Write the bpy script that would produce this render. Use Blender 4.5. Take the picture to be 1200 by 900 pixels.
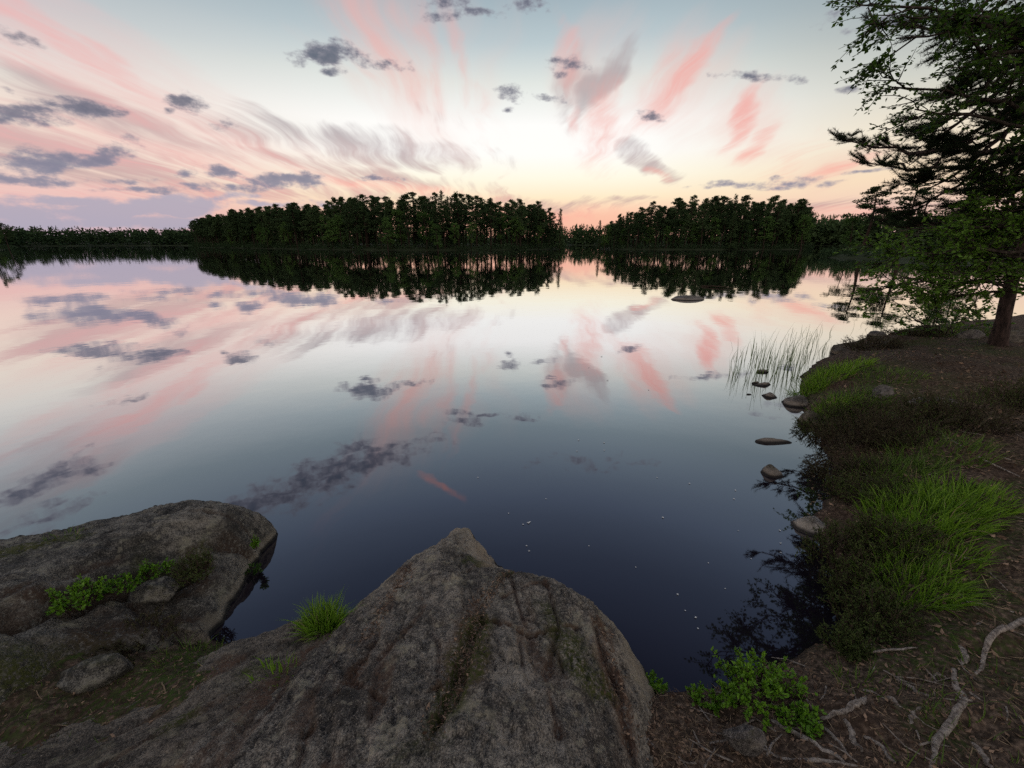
import bpy, bmesh, math, random
import numpy as np
from mathutils import Vector, Matrix

# ----------------------------------------------------------------------------
# camera, world, sun, exposure
# ----------------------------------------------------------------------------
scene = bpy.context.scene
for o in list(bpy.data.objects):
    bpy.data.objects.remove(o, do_unlink=True)
COL = scene.collection

CAM_H = 2.0
PITCH = 18.7                      # degrees below the horizon
FPX = 490.0                       # focal length in pixels of the 1200 px wide photograph
cam_d = bpy.data.cameras.new('camera')
cam_d.sensor_width = 36.0
cam_d.lens = 36.0 * FPX / 1200.0
cam_d.clip_start = 0.05
cam_d.clip_end = 9000
cam = bpy.data.objects.new('camera', cam_d)
cam.location = (0, 0, CAM_H)
cam.rotation_euler = (math.radians(90 - PITCH), 0, 0)
COL.objects.link(cam)
scene.camera = cam
scene.view_settings.view_transform = 'Standard'
scene.view_settings.look = 'None'
scene.view_settings.exposure = 0.0
scene.view_settings.gamma = 1.0
scene.view_settings.use_curve_mapping = False

CP, SP = math.cos(math.radians(PITCH)), math.sin(math.radians(PITCH))


def ray(px, py):
    """direction in the place seen at a point of the 1200 x 900 photograph"""
    x, v = px - 600.0, 450.0 - py
    return np.array([x, FPX * CP + v * SP, v * CP - FPX * SP])


def ground(px, py, z=0.0):
    d = ray(px, py)
    t = (z - CAM_H) / d[2]
    return np.array([d[0] * t, d[1] * t, z])


def away(px, py, dist):
    """point seen at (px, py) at the depth y = dist"""
    d = ray(px, py)
    return np.array([d[0] / d[1] * dist, dist, CAM_H + d[2] / d[1] * dist])


def ang(px, py):
    """azimuth and height above the horizon (degrees); water pixels give the sky they mirror"""
    d = ray(px, py)
    return math.degrees(math.atan2(d[0], d[1])), abs(math.degrees(math.atan2(d[2], math.hypot(d[0], d[1]))))


class Nodes:
    def __init__(self, tree):
        self.t = tree
        tree.nodes.clear()

    def n(self, kind, **kw):
        nd = self.t.nodes.new(kind)
        for k, v in kw.items():
            setattr(nd, k, v)
        return nd

    def put(self, sock, v):
        if isinstance(v, bpy.types.NodeSocket):
            self.t.links.new(v, sock)
        elif isinstance(v, (tuple, list)) and sock.type == 'RGBA' and len(v) == 3:
            sock.default_value = (*v, 1)
        else:
            sock.default_value = v

    def m(self, op, a, b=None, c=None, clamp=False):
        nd = self.n('ShaderNodeMath', operation=op, use_clamp=clamp)
        for i, v in enumerate((a, b, c)):
            if v is not None:
                self.put(nd.inputs[i], v)
        return nd.outputs[0]

    def vm(self, op, a, b=None, out=0):
        nd = self.n('ShaderNodeVectorMath', operation=op)
        self.put(nd.inputs[0], a)
        if b is not None:
            self.put(nd.inputs[1], b)
        return nd.outputs[out]

    def dot(self, a, b):
        return self.vm('DOT_PRODUCT', a, b, 1)

    def xyz(self, x, y, z=0.0):
        nd = self.n('ShaderNodeCombineXYZ')
        for i, v in enumerate((x, y, z)):
            self.put(nd.inputs[i], v)
        return nd.outputs[0]

    def sep(self, v):
        nd = self.n('ShaderNodeSeparateXYZ')
        self.put(nd.inputs[0], v)
        return nd.outputs

    def noise(self, vec, scale, detail=4, rough=.55, dims='2D', dist=0.0, out=0):
        nd = self.n('ShaderNodeTexNoise', noise_dimensions=dims)
        if vec is not None:
            self.put(nd.inputs['Vector'], vec)
        nd.inputs['Scale'].default_value = scale
        nd.inputs['Detail'].default_value = detail
        nd.inputs['Roughness'].default_value = rough
        nd.inputs['Distortion'].default_value = dist
        return nd.outputs[out]

    def step(self, v, a, b):
        nd = self.n('ShaderNodeMapRange', interpolation_type='SMOOTHSTEP')
        self.put(nd.inputs[0], v)
        self.put(nd.inputs[1], a)
        self.put(nd.inputs[2], b)
        return nd.outputs[0]

    def ramp(self, v, stops, interp='LINEAR'):
        nd = self.n('ShaderNodeValToRGB')
        cr = nd.color_ramp
        cr.interpolation = interp
        while len(cr.elements) < len(stops):
            cr.elements.new(.5)
        for e, (p, c) in zip(cr.elements, stops):
            e.position = p
            e.color = (*c, 1) if not isinstance(c, (int, float)) else (c, c, c, 1)
        self.put(nd.inputs[0], v)
        return nd.outputs[0]

    def mix(self, f, a, b, blend='MIX'):
        nd = self.n('ShaderNodeMix', data_type='RGBA', blend_type=blend)
        self.put(nd.inputs[0], f)
        self.put(nd.inputs[6], a)
        self.put(nd.inputs[7], b)
        return nd.outputs[2]


def lin(r, g, b):
    f = lambda c: (c / 255 / 12.92) if c / 255 <= .04045 else ((c / 255 + .055) / 1.055) ** 2.4
    return (f(r), f(g), f(b))


SUN_EL, SUN_AZ = -1.5, -3.0        # the sun has just gone down behind the larger island

world = bpy.data.worlds.new('World')
scene.world = world
world.use_nodes = True
N = Nodes(world.node_tree)
d = N.vm('NORMALIZE', N.n('ShaderNodeTexCoord').outputs['Generated'])
dx, dy, dz = N.sep(d)
A = N.m('MULTIPLY', N.m('ARCTAN2', dx, dy), 57.29578)
E = N.m('MULTIPLY', N.m('ARCSINE', dz), 57.29578)

# clear sky: rows of colour from the horizon to the zenith, for the glow, both flanks and the far side
e01 = N.m('DIVIDE', N.m('MAXIMUM', E, 0.0), 90.0, clamp=True)


def col(stops):
    return N.ramp(e01, [(e / 90, lin(*c)) for e, c in stops])


high = [(34, (132, 150, 178)), (42, (112, 130, 163)), (52, (92, 106, 142)), (66, (88, 99, 130)), (78, (128, 134, 154)), (90, (132, 138, 156))]  # topmost stops lie out of view, brightened to light the bank
c_mid = col([(0, (246, 176, 156)), (3.2, (250, 196, 170)), (5.2, (255, 234, 200)), (7.5, (255, 250, 230)), (10, (255, 254, 250)), (13, (255, 254, 251)),
             (17, (226, 231, 226)), (20.5, (186, 201, 206)), (24.5, (157, 175, 185))] + high)
c_left = col([(0, (196, 176, 196)), (3, (232, 192, 188)), (6, (241, 213, 200)), (10, (243, 230, 214)), (14, (230, 226, 219)),
              (18, (194, 200, 203)), (24, (152, 168, 178))] + high)
c_right = col([(0, (232, 184, 180)), (3, (240, 204, 188)), (6, (247, 221, 190)), (10, (238, 226, 204)), (14, (205, 206, 196)),
               (18, (168, 176, 176)), (24, (130, 146, 156))] + high)
c_back = col([(0, (226, 200, 198)), (8, (255, 232, 222)), (20, (255, 246, 238)), (34, (244, 238, 236)), (52, (206, 206, 212)),  # unseen sky behind the camera, brightened as fill for bank, rocks and islands
              (70, (160, 164, 176)), (90, (140, 145, 160))])
w_left = N.step(A, -12.0, -46.0)
w_right = N.step(A, 12.0, 44.0)
base = N.mix(w_left, c_mid, c_left)
base = N.mix(w_right, base, c_right)
base = N.mix(N.step(N.m('ABSOLUTE', A), 66.0, 115.0), base, c_back)

# coordinates of a flat cloud sheet (streaks run away towards the glow) and of upright cloud
inv = N.m('DIVIDE', 1.0, N.m('ADD', N.m('MAXIMUM', dz, 0.0), 0.09))
P = N.xyz(N.m('MULTIPLY', dx, inv), N.m('MULTIPLY', dy, inv))
AE = N.xyz(A, N.m('MULTIPLY', E, 1.9))
warp = N.noise(P, .9, 2, .5, out=1)
Pw = N.vm('ADD', P, N.vm('MULTIPLY', N.vm('SUBTRACT', warp, (.5, .5, .5)), (.42, .5, 0)))
streak = N.m('MULTIPLY_ADD', N.noise(N.vm('MULTIPLY', Pw, (3.1, .5, 1)), 1.0, 3, .5), .55, N.m('MULTIPLY', N.noise(N.vm('MULTIPLY', Pw, (6.5, .75, 1)), 1.0, 4, .6), .5))
streak = N.m('MULTIPLY_ADD', N.m('SUBTRACT', streak, .525), 1.5, .5)
fine = N.noise(N.vm('MULTIPLY', Pw, (19.0, 2.6, 1)), 1.0, 4, .6)
puff = N.noise(AE, .26, 6, .62)
puff2 = N.noise(N.vm('ADD', AE, (31.0, 7.0, 0)), .62, 4, .6)
wv = N.noise(AE, .12, 3, .5, out=1)
AEw = N.vm('ADD', N.xyz(A, E, 1.0), N.vm('MULTIPLY', N.vm('SUBTRACT', wv, (.55, .55, .5)), (4.5, 2.2, 0)))
AE1 = N.vm('ADD', N.xyz(A, E, 1.0), N.vm('MULTIPLY', N.vm('SUBTRACT', wv, (.5, .5, .5)), (5.0, 3.0, 0)))


def blob(lv, qv, px, py, rx, ry, rot, w=1.0):
    """w * (1 - q*q) of an ellipse drawn round a direction; rot turns it clockwise on the photograph (degrees)"""
    c = np.array(ang(px, py))
    r = math.radians(rot)
    ax = np.array(ang(px + rx * math.cos(r), py + rx * math.sin(r))) - c
    ay = np.array(ang(px - ry * math.sin(r), py + ry * math.cos(r))) - c
    M = np.linalg.inv(np.array([ax, ay]).T)
    Q = -w * M.T @ M
    g = -2 * Q @ c
    k = w + c @ Q @ c
    return N.m('ADD', N.dot(lv, (g[0], g[1], k)), N.dot(qv, (Q[0, 0], 2 * Q[0, 1], Q[1, 1])))


def field(vec, blobs):
    x, y, _ = N.sep(vec)
    qv = N.xyz(N.m('MULTIPLY', x, x), N.m('MULTIPLY', x, y), N.m('MULTIPLY', y, y))
    f = None
    for b in blobs:
        g = blob(vec, qv, *b)
        f = g if f is None else N.m('MAXIMUM', f, g)
    return N.m('MAXIMUM', f, -1.5)


# thin high cloud: grey veils, then pink streaks
veil = field(AE1, [(400, 168, 180, 26, 9, 1.0), (440, 205, 170, 14, 8, .8), (150, 140, 180, 26, 18, 1.0), (700, 98, 74, 22, -48, 1.5), (668, 110, 30, 50, 8, .8),
                   (330, 225, 260, 12, 4, .7), (640, 238, 120, 8, 2, .6), (760, 190, 58, 13, 28, 1), (90, 185, 190, 34, 14, 1.0), (555, 165, 60, 14, 30, .4),
                   (1000, 238, 170, 9, 0, .7), (40, 560, 120, 40, -30, .45), (720, 238, 60, 5, 0, .7)])
veil = N.step(N.m('MULTIPLY_ADD', N.m('SUBTRACT', streak, .5), 1.9, N.m('ADD', N.m('MULTIPLY', N.m("SUBTRACT", fine, .5), .55), veil)), .0, 1.3)
veil_c = N.mix(N.step(E, 16.0, 5.0), lin(146, 140, 148), lin(180, 150, 154))
sky = N.mix(N.m('MULTIPLY', veil, .72), base, veil_c)

soft = field(AE1, [(455, 55, 170, 75, 55, .8), (695, 90, 70, 75, 10, .7), (810, 95, 90, 60, -55, .8), (875, 145, 60, 60, -55, .8), (110, 75, 260, 60, 26, 1), (260, 180, 300, 45, 10, .9), (985, 195, 70, 24, -12, .8), (540, 70, 70, 70, -20, .2)])
soft = N.m('MULTIPLY', N.step(N.m('MULTIPLY_ADD', N.m('SUBTRACT', streak, .5), 1.5, soft), -.3, 1.5), .4)
sky = N.mix(soft, sky, N.mix(w_left, lin(240, 190, 180), lin(236, 190, 188)))
pink = field(AE1, [(70, 45, 200, 19, 28, 1.2), (60, 88, 220, 16, 24, .9), (190, 128, 190, 26, 26, .6), (80, 150, 190, 11, 16, .5), (200, 190, 240, 18, 9, .55),
                   (405, 45, 90, 11, 52, .6), (450, 30, 60, 26, 55, .35), (505, 60, 12, 90, -14, .55), (545, 80, 12, 100, -20, .45), (660, 60, 18, 75, -10, .75), (705, 122, 20, 46, 10, .95),
                   (668, 136, 10, 24, 10, .95), (815, 80, 84, 16, -55, 1.3), (780, 110, 60, 26, -55, .65), (866, 142, 62, 12, -62, 1.3), (885, 166, 40, 13, -48, 1.4),
                   (988, 195, 36, 9, -12, 1), (775, 202, 22, 6, 25, 1), (930, 190, 40, 16, -40, .5), (700, 170, 24, 50, -6, .5), (300, 205, 260, 10, 4, .65),
                   (150, 225, 260, 16, 0, .75), (490, 224, 130, 9, 6, .95), (620, 250, 110, 9, 0, .9), (420, 215, 120, 7, 4, .9), (515, 568, 34, 7, 32, 1.1), (440, 505, 120, 26, -46, .45),
                   (1000, 247, 200, 9, 0, .7)])
pink = N.step(N.m('MULTIPLY_ADD', N.m('SUBTRACT', streak, .5), 2.0, N.m("ADD", N.m("MULTIPLY", N.m("SUBTRACT", fine, .5), .6), pink)), -.35, 2.1)
pink = N.m("MULTIPLY", pink, N.step(fine, -.15, .62))
pink_c = N.mix(N.step(E, 14.0, 4.0), lin(242, 168, 160), lin(250, 174, 160))
pink_c = N.mix(w_left, pink_c, lin(240, 178, 176))
sky = N.mix(N.m('MULTIPLY', pink, .8), sky, pink_c)

# lavender bank low in the left, then the small dark cumulus
bank = field(AEw, [(165, 247, 120, 15, -6, 1), (20, 252, 120, 16, 0, .9), (60, 238, 120, 8, 0, .7), (240, 232, 70, 7, -3, .8), (150, 262, 190, 10, 0, 1), (330, 240, 90, 5, 0, .5)])
bank = N.step(N.m('MULTIPLY_ADD', N.m('SUBTRACT', puff, .5), 2.2, bank), .0, .75)
sky = N.mix(N.m('MULTIPLY', bank, .86), sky, lin(170, 167, 186))

dark = field(AEw, [(62, 134, 96, 15, 1, 1.25), (5, 138, 30, 10, 0, .9), (34, 190, 66, 20, -4, 1.15), (5, 180, 40, 12, 0, .8), (108, 180, 60, 14, -14, 1.15), (5, 110, 20, 6, 20, .7), (212, 118, 28, 11, 12, .85),
                   (260, 146, 22, 8, 14, .85), (188, 128, 10, 5, 0, .6), (205, 205, 26, 7, 0, 1), (253, 205, 30, 8, 0, 1.05), (335, 214, 52, 12, 2, 1.1), (286, 220, 44, 6, 0, .95), (230, 220, 40, 5, 0, .9), (150, 224, 60, 5, 0, .8), (60, 212, 60, 6, 0, .85),
                   (388, 65, 36, 18, 10, 1.25), (392, 86, 22, 9, 5, 1.05), (346, 65, 26, 10, 5, .75), (440, 72, 42, 10, 4, .62), (530, 22, 32, 9, -8, .6), (566, 18, 28, 9, -5, .68),
                   (612, 8, 24, 8, 0, .66), (592, 110, 20, 12, 0, .85), (589, 127, 9, 5, 0, .75), (662, 76, 26, 14, 12, .95), (655, 90, 14, 8, 0, .8), (640, 115, 20, 5, 0, .5), (757, 138, 22, 9, 10, .72),
                   (866, 92, 26, 8, 8, .9), (905, 95, 48, 8, -4, .95), (985, 111, 30, 5, -2, .7), (938, 211, 38, 8, -6, .95), (975, 214, 26, 5, 0, .9), (1020, 205, 30, 4, 0, .75), (880, 219, 80, 5, -3, .85),
                   (1015, 30, 48, 20, 0, .55), (445, 211, 40, 5, 0, .75), (372, 560, 150, 26, -16, 1.0), (440, 528, 50, 20, 0, .85), (45, 560, 80, 16, -28, .85), (60, 598, 70, 14, -20, .7), (85, 545, 30, 12, 0, .7),
                   (120, 470, 30, 8, 0, .5), (550, 492, 32, 6, 5, .55), (690, 540, 60, 10, 0, .3), (20, 215, 50, 8, 0, .8), (130, 212, 50, 5, 0, .5)])
dens = N.m('MULTIPLY_ADD', N.m('SUBTRACT', puff, .5), 2.7, N.m('MULTIPLY_ADD', N.m('SUBTRACT', puff2, .5), 1.9, dark))
dark_m = N.step(dens, .0, 1.12)
dark_c = N.mix(N.step(E, 15.0, 3.0), lin(78, 87, 106), lin(128, 132, 156))
dark_c = N.mix(N.step(dens, .2, 1.7), N.mix(.55, dark_c, lin(170, 160, 172)), dark_c)
sky = N.mix(N.m('MULTIPLY', dark_m, .9), sky, dark_c)
sky = N.mix(N.step(E, -0.6, -2.5), sky, (.02, .02, .025))

nish = N.n('ShaderNodeTexSky', sky_type='NISHITA')
nish.sun_disc = False
nish.sun_elevation = math.radians(SUN_EL)
nish.sun_rotation = math.radians(SUN_AZ)
nish.altitude = 60
bg1 = N.n('ShaderNodeBackground')
N.put(bg1.inputs[0], nish.outputs[0])
bg1.inputs[1].default_value = 0.015
bg2 = N.n('ShaderNodeBackground')
N.put(bg2.inputs[0], sky)
bg2.inputs[1].default_value = 1.0
add = N.n('ShaderNodeAddShader')
N.t.links.new(bg1.outputs[0], add.inputs[0])
N.t.links.new(bg2.outputs[0], add.inputs[1])
N.t.links.new(add.outputs[0], N.n('ShaderNodeOutputWorld').inputs[0])
world.cycles.sampling_method = 'MANUAL'
world.cycles.sample_map_resolution = 512

sun_d = bpy.data.lights.new('sun', 'SUN')
sun_d.energy = 2.0
sun_d.angle = math.radians(.5)
sun_d.color = (1, .72, .5)
sun = bpy.data.objects.new('sun', sun_d)
_s = Vector((math.sin(math.radians(SUN_AZ)) * math.cos(math.radians(SUN_EL)), math.cos(math.radians(SUN_AZ)) * math.cos(math.radians(SUN_EL)), math.sin(math.radians(SUN_EL))))
sun.rotation_euler = _s.to_track_quat('Z', 'Y').to_euler()
COL.objects.link(sun)

scene.cycles.max_bounces = 6
scene.cycles.diffuse_bounces = 3
scene.cycles.glossy_bounces = 3
scene.cycles.transmission_bounces = 2
scene.cycles.transparent_max_bounces = 4
scene.cycles.caustics_reflective = False
scene.cycles.caustics_refractive = False
scene.cycles.use_adaptive_sampling = True
scene.cycles.adaptive_threshold = .02
scene.cycles.use_denoising = False
# ----------------------------------------------------------------------------
# materials
# ----------------------------------------------------------------------------
def new_mat(name):
    m = bpy.data.materials.new(name)
    m.use_nodes = True
    return m, Nodes(m.node_tree)


def out(nt, shader):
    nt.t.links.new(shader, nt.n('ShaderNodeOutputMaterial').inputs[0])


def principled(nt, color, rough=.8, spec=.3, bump=None, bump_s=.3, bump_d=.01):
    p = nt.n('ShaderNodeBsdfPrincipled')
    nt.put(p.inputs['Base Color'], color)
    nt.put(p.inputs['Roughness'], rough)
    nt.put(p.inputs['Specular IOR Level'], spec)
    if bump is not None:
        b = nt.n('ShaderNodeBump')
        b.inputs['Strength'].default_value = bump_s
        b.inputs['Distance'].default_value = bump_d
        nt.put(b.inputs['Height'], bump)
        nt.t.links.new(b.outputs[0], p.inputs['Normal'])
    return p.outputs[0]


def attr(nt, name, fac=True):
    a = nt.n('ShaderNodeAttribute', attribute_name=name)
    return a.outputs['Fac'] if fac else a.outputs['Color']


def water_mat():
    m, nt = new_mat('lake_water')
    pos = nt.n('ShaderNodeNewGeometry').outputs['Position']
    h1 = nt.noise(pos, 1.3, 3, .5, '3D')
    h2 = nt.noise(nt.vm('MULTIPLY', pos, (.25, .6, 1)), .35, 2, .5, '3D')
    b = nt.n('ShaderNodeBump')
    b.inputs['Strength'].default_value = .02
    b.inputs['Distance'].default_value = .1
    nt.put(b.inputs['Height'], nt.m('ADD', h1, nt.m('MULTIPLY', h2, 1.5)))
    lw = nt.n('ShaderNodeLayerWeight')
    cosv = nt.m('SUBTRACT', 1.0, lw.outputs['Facing'])
    f = nt.ramp(cosv, [(0, .97), (.12, .93), (.22, .82), (.32, .62), (.41, .44), (.515, .26), (.59, .165), (.65, .11), (.77, .05), (1, .03)])
    gl = nt.n('ShaderNodeBsdfGlossy')
    gl.inputs['Roughness'].default_value = .02
    gl.inputs['Color'].default_value = (.97, .97, .99, 1)
    nt.t.links.new(b.outputs[0], gl.inputs['Normal'])
    df = nt.n('ShaderNodeBsdfDiffuse')
    peat = nt.noise(pos, .7, 3, .5, '3D')
    nt.put(df.inputs[0], nt.mix(peat, (.006, .0045, .008), (.012, .008, .013)))
    mx = nt.n('ShaderNodeMixShader')
    nt.put(mx.inputs[0], f)
    nt.t.links.new(df.outputs[0], mx.inputs[1])
    nt.t.links.new(gl.outputs[0], mx.inputs[2])
    out(nt, mx.outputs[0])
    return m


def ground_mat():
    m, nt = new_mat('forest_floor')
    pos = nt.n('ShaderNodeNewGeometry').outputs['Position']
    n1 = nt.noise(pos, 1.6, 4, .6, '3D')
    n2 = nt.noise(pos, 38.0, 4, .65, '3D')
    n3 = nt.noise(nt.vm('MULTIPLY', pos, (60, 25, 40)), 1.0, 3, .6, '3D')
    c = nt.ramp(n2, [(.3, (.014, .010, .007)), (.48, (.052, .036, .025)), (.62, (.135, .094, .066)), (.78, (.30, .21, .145))])
    c = nt.mix(nt.m('MULTIPLY', nt.step(n1, .35, .75), .5), c, (.055, .028, .017))
    green = nt.mix(n3, (.016, .026, .006), (.05, .075, .014))
    c = nt.mix(nt.m('MULTIPLY', attr(nt, 'moss'), nt.step(n3, .38, .62)), c, green)
    far = nt.mix(n1, (.02, .03, .012), (.035, .045, .02))
    c = nt.mix(attr(nt, 'far'), c, far)
    z = nt.sep(pos)[2]
    c = nt.mix(nt.step(z, .06, -.03), c, (.016, .010, .008))
    h = nt.m('ADD', n2, nt.m('MULTIPLY', n3, .5))
    out(nt, principled(nt, c, .9, .12, h, .8, .012))
    return m


def rock_mat(name, dark, pale, scale=1.0, dirt=(.085, .048, .03), band_angle=0.0, rim=.075):
    """grained gneiss with lichen, moss and needle litter where the surface carries them"""
    m, nt = new_mat(name)
    tc = nt.n('ShaderNodeTexCoord').outputs['Object']
    pos = nt.n('ShaderNodeNewGeometry').outputs['Position']
    big = nt.noise(tc, 3.0 * scale, 5, .6, '3D')
    grain = nt.noise(nt.vm('MULTIPLY', tc, (170 * scale, 120 * scale, 170 * scale)), 1.0, 3, .7, '3D')
    fleck = nt.noise(tc, 210 * scale, 1, .5, '3D')
    spots = nt.n('ShaderNodeTexVoronoi', feature='F1', distance='EUCLIDEAN')
    nt.put(spots.inputs['Vector'], tc)
    spots.inputs['Scale'].default_value = 16 * scale
    rot = nt.n('ShaderNodeVectorRotate', rotation_type='Z_AXIS')
    nt.put(rot.inputs['Vector'], tc)
    rot.inputs['Angle'].default_value = -band_angle
    band = nt.noise(nt.vm('MULTIPLY', rot.outputs[0], (5 * scale, 26 * scale, 9 * scale)), 1.0, 4, .6, '3D')
    med = nt.noise(tc, 22 * scale, 4, .65, '3D')
    mixv = nt.m('MULTIPLY_ADD', nt.m('SUBTRACT', grain, .5), 1.5, nt.m('MULTIPLY_ADD', nt.m('SUBTRACT', band, .5), .4, nt.m('MULTIPLY_ADD', nt.m('SUBTRACT', med, .5), 1.0, big)))
    c = nt.ramp(mixv, [(.18, tuple(v * .4 for v in dark)), (.42, dark), (.62, tuple((a + b) / 2 for a, b in zip(dark, pale))), (.85, pale)])
    c = nt.mix(nt.m('MULTIPLY', nt.step(fleck, .64, .74), .55), c, tuple(min(1, v * 1.7) for v in pale))
    lich = nt.m('MULTIPLY', nt.step(nt.noise(tc, 7 * scale, 5, .7, '3D'), .56, .66), .55)
    c = nt.mix(lich, c, (pale[0] * 1.05, pale[1] * 1.08, pale[2] * .95))
    sp = nt.m('MULTIPLY_ADD', nt.m('SUBTRACT', med, .5), 1.3, spots.outputs['Distance'])
    c = nt.mix(nt.m('MULTIPLY', nt.m('SUBTRACT', 1.0, nt.step(sp, .08, .2)), .38), c, (pale[0] * 1.35, pale[1] * 1.38, pale[2] * 1.25))
    blk = nt.m('MULTIPLY', nt.step(nt.noise(tc, 5.2 * scale, 4, .65, '3D', .4), .54, .70), .6)
    c = nt.mix(blk, c, tuple(v * .22 for v in dark))
    mo = nt.noise(tc, 60 * scale, 3, .65, '3D')
    c = nt.mix(nt.m('MULTIPLY', attr(nt, 'dirt'), nt.step(mo, .3, .55)), c, nt.mix(grain, tuple(v * .45 for v in dirt), tuple(v * 1.5 for v in dirt)))
    c = nt.mix(nt.m('MULTIPLY', attr(nt, 'moss'), nt.step(mo, .36, .58)), c, nt.mix(grain, (.015, .02, .004), (.075, .08, .015)))
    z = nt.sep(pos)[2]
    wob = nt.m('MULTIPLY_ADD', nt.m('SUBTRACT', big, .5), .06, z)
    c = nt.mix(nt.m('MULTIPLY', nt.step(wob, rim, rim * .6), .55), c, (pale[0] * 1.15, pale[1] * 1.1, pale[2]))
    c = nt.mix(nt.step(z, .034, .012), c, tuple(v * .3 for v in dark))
    h = nt.m('ADD', nt.m('MULTIPLY', grain, .8), nt.m('MULTIPLY', mo, .7))
    out(nt, principled(nt, c, .82, .25, h, .9, .01))
    return m


def leaf_mat(name, dark, light, trans=.35, rough=.55, spec=.25, each=0.0):
    m, nt = new_mat(name)
    v = attr(nt, 'var')
    if each:                                                        # every tree has its own shade of green
        v = nt.m('MULTIPLY_ADD', nt.m('SUBTRACT', nt.n('ShaderNodeObjectInfo').outputs['Random'], .5), each, v, clamp=True)
    c = nt.mix(nt.m('MINIMUM', v, 1.0), dark, light)
    c = nt.mix(nt.step(v, 1.2, 1.4), c, (.26, .20, .11))            # dry straw among the green
    p = principled(nt, c, rough, spec)
    t = nt.n('ShaderNodeBsdfTranslucent')
    nt.put(t.inputs[0], nt.mix(.5, c, tuple(x * 1.3 for x in light)))
    mx = nt.n('ShaderNodeMixShader')
    mx.inputs[0].default_value = trans
    nt.t.links.new(p, mx.inputs[1])
    nt.t.links.new(t.outputs[0], mx.inputs[2])
    out(nt, mx.outputs[0])
    return m


def bark_mat(name, dark, light, scale=1.0):
    m, nt = new_mat(name)
    tc = nt.n('ShaderNodeTexCoord').outputs['Object']
    n = nt.noise(nt.vm('MULTIPLY', tc, (26 * scale, 26 * scale, 7 * scale)), 1.0, 5, .65, '3D')
    n2 = nt.noise(tc, 70 * scale, 3, .6, '3D')
    c = nt.mix(nt.step(nt.m('ADD', n, nt.m('MULTIPLY', n2, .25)), .42, .8), dark, light)
    out(nt, principled(nt, c, .9, .1, n, 1.0, .02))
    return m


M_GROUND = ground_mat()
M_WATER = water_mat()
M_ROCK = rock_mat('gneiss', (.060, .051, .042), (.29, .25, .198), band_angle=math.radians(100), rim=.25)  # pale waterline band raised to paint sky glow along the rock's edge
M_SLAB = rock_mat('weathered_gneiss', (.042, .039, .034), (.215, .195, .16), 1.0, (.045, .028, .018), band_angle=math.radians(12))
M_BROWN = rock_mat('brown_gneiss', (.062, .051, .04), (.21, .175, .135), band_angle=math.radians(62))
M_STONE = rock_mat('shore_stone', (.065, .057, .052), (.24, .21, .185), 1.6)
M_PALE = rock_mat('pale_stone', (.13, .115, .10), (.42, .38, .34), 1.6)
M_GRASS = leaf_mat('grass_blade', (.055, .125, .010), (.18, .31, .025), .4)
M_SEDGE = leaf_mat('sedge_blade', (.04, .085, .010), (.12, .19, .03), .4)
M_REED = leaf_mat('reed_stalk', (.06, .11, .025), (.16, .24, .06), .35)
M_BILB = leaf_mat('bilberry_leaf', (.05, .13, .008), (.15, .30, .02), .35, .45)
M_HEATH = leaf_mat('heather_spray', (.030, .046, .014), (.075, .098, .026), .15, .8, .1)
M_HEATHB = leaf_mat('brown_heather_spray', (.032, .033, .017), (.072, .066, .030), .1, .8, .1)
M_ALDER = leaf_mat('alder_leaf', (.012, .032, .006), (.05, .105, .016), .3, .5)
M_ALDERL = leaf_mat('young_alder_leaf', (.03, .075, .008), (.10, .19, .022), .35, .5)
M_NEEDLE = leaf_mat('pine_needle', (.008, .016, .006), (.026, .042, .014), .1, .7, .1)
M_TWIG = bark_mat('twig_bark', (.022, .015, .011), (.07, .05, .036))
M_PBARK = bark_mat('pine_bark', (.016, .012, .011), (.075, .05, .042))
M_ABARK = bark_mat('alder_bark', (.018, .014, .012), (.08, .065, .052))
M_ROOT = bark_mat('weathered_root', (.085, .069, .058), (.38, .325, .275), 2.0)
M_DEAD = leaf_mat('dead_leaf', (.04, .022, .014), (.36, .24, .16), .05, .9, .1)
M_STRAW = leaf_mat('dry_straw', (.09, .06, .036), (.34, .25, .16), .1, .9, .1)
M_FARNEEDLE = leaf_mat('far_needle', (.026, .047, .020), (.072, .112, .044), .25, .9, .05, .9)
M_FARLEAF = leaf_mat('far_leaf', (.045, .09, .022), (.10, .18, .045), .25, .8, .05, .9)
M_FARTRUNK = bark_mat('far_trunk', (.018, .013, .010), (.05, .034, .026), .3)
M_BIRCHBARK = bark_mat('birch_bark', (.12, .11, .10), (.5, .48, .45), .3)
M_PETAL = leaf_mat('white_petal', (.55, .55, .52), (.8, .8, .78), .2)
# ----------------------------------------------------------------------------
# helpers
# ----------------------------------------------------------------------------
rng = np.random.default_rng(7)
R3 = lambda *s: rng.uniform(-1, 1, s)


def _hash(ix, iy, iz):
    h = (ix.astype(np.int64) * 374761393 + iy.astype(np.int64) * 668265263 + iz.astype(np.int64) * 2147483647) & 0xffffffff
    h = ((h ^ (h >> 13)) * 1274126177) & 0xffffffff
    return ((h ^ (h >> 16)) & 0xffff) / 65535.0


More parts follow.
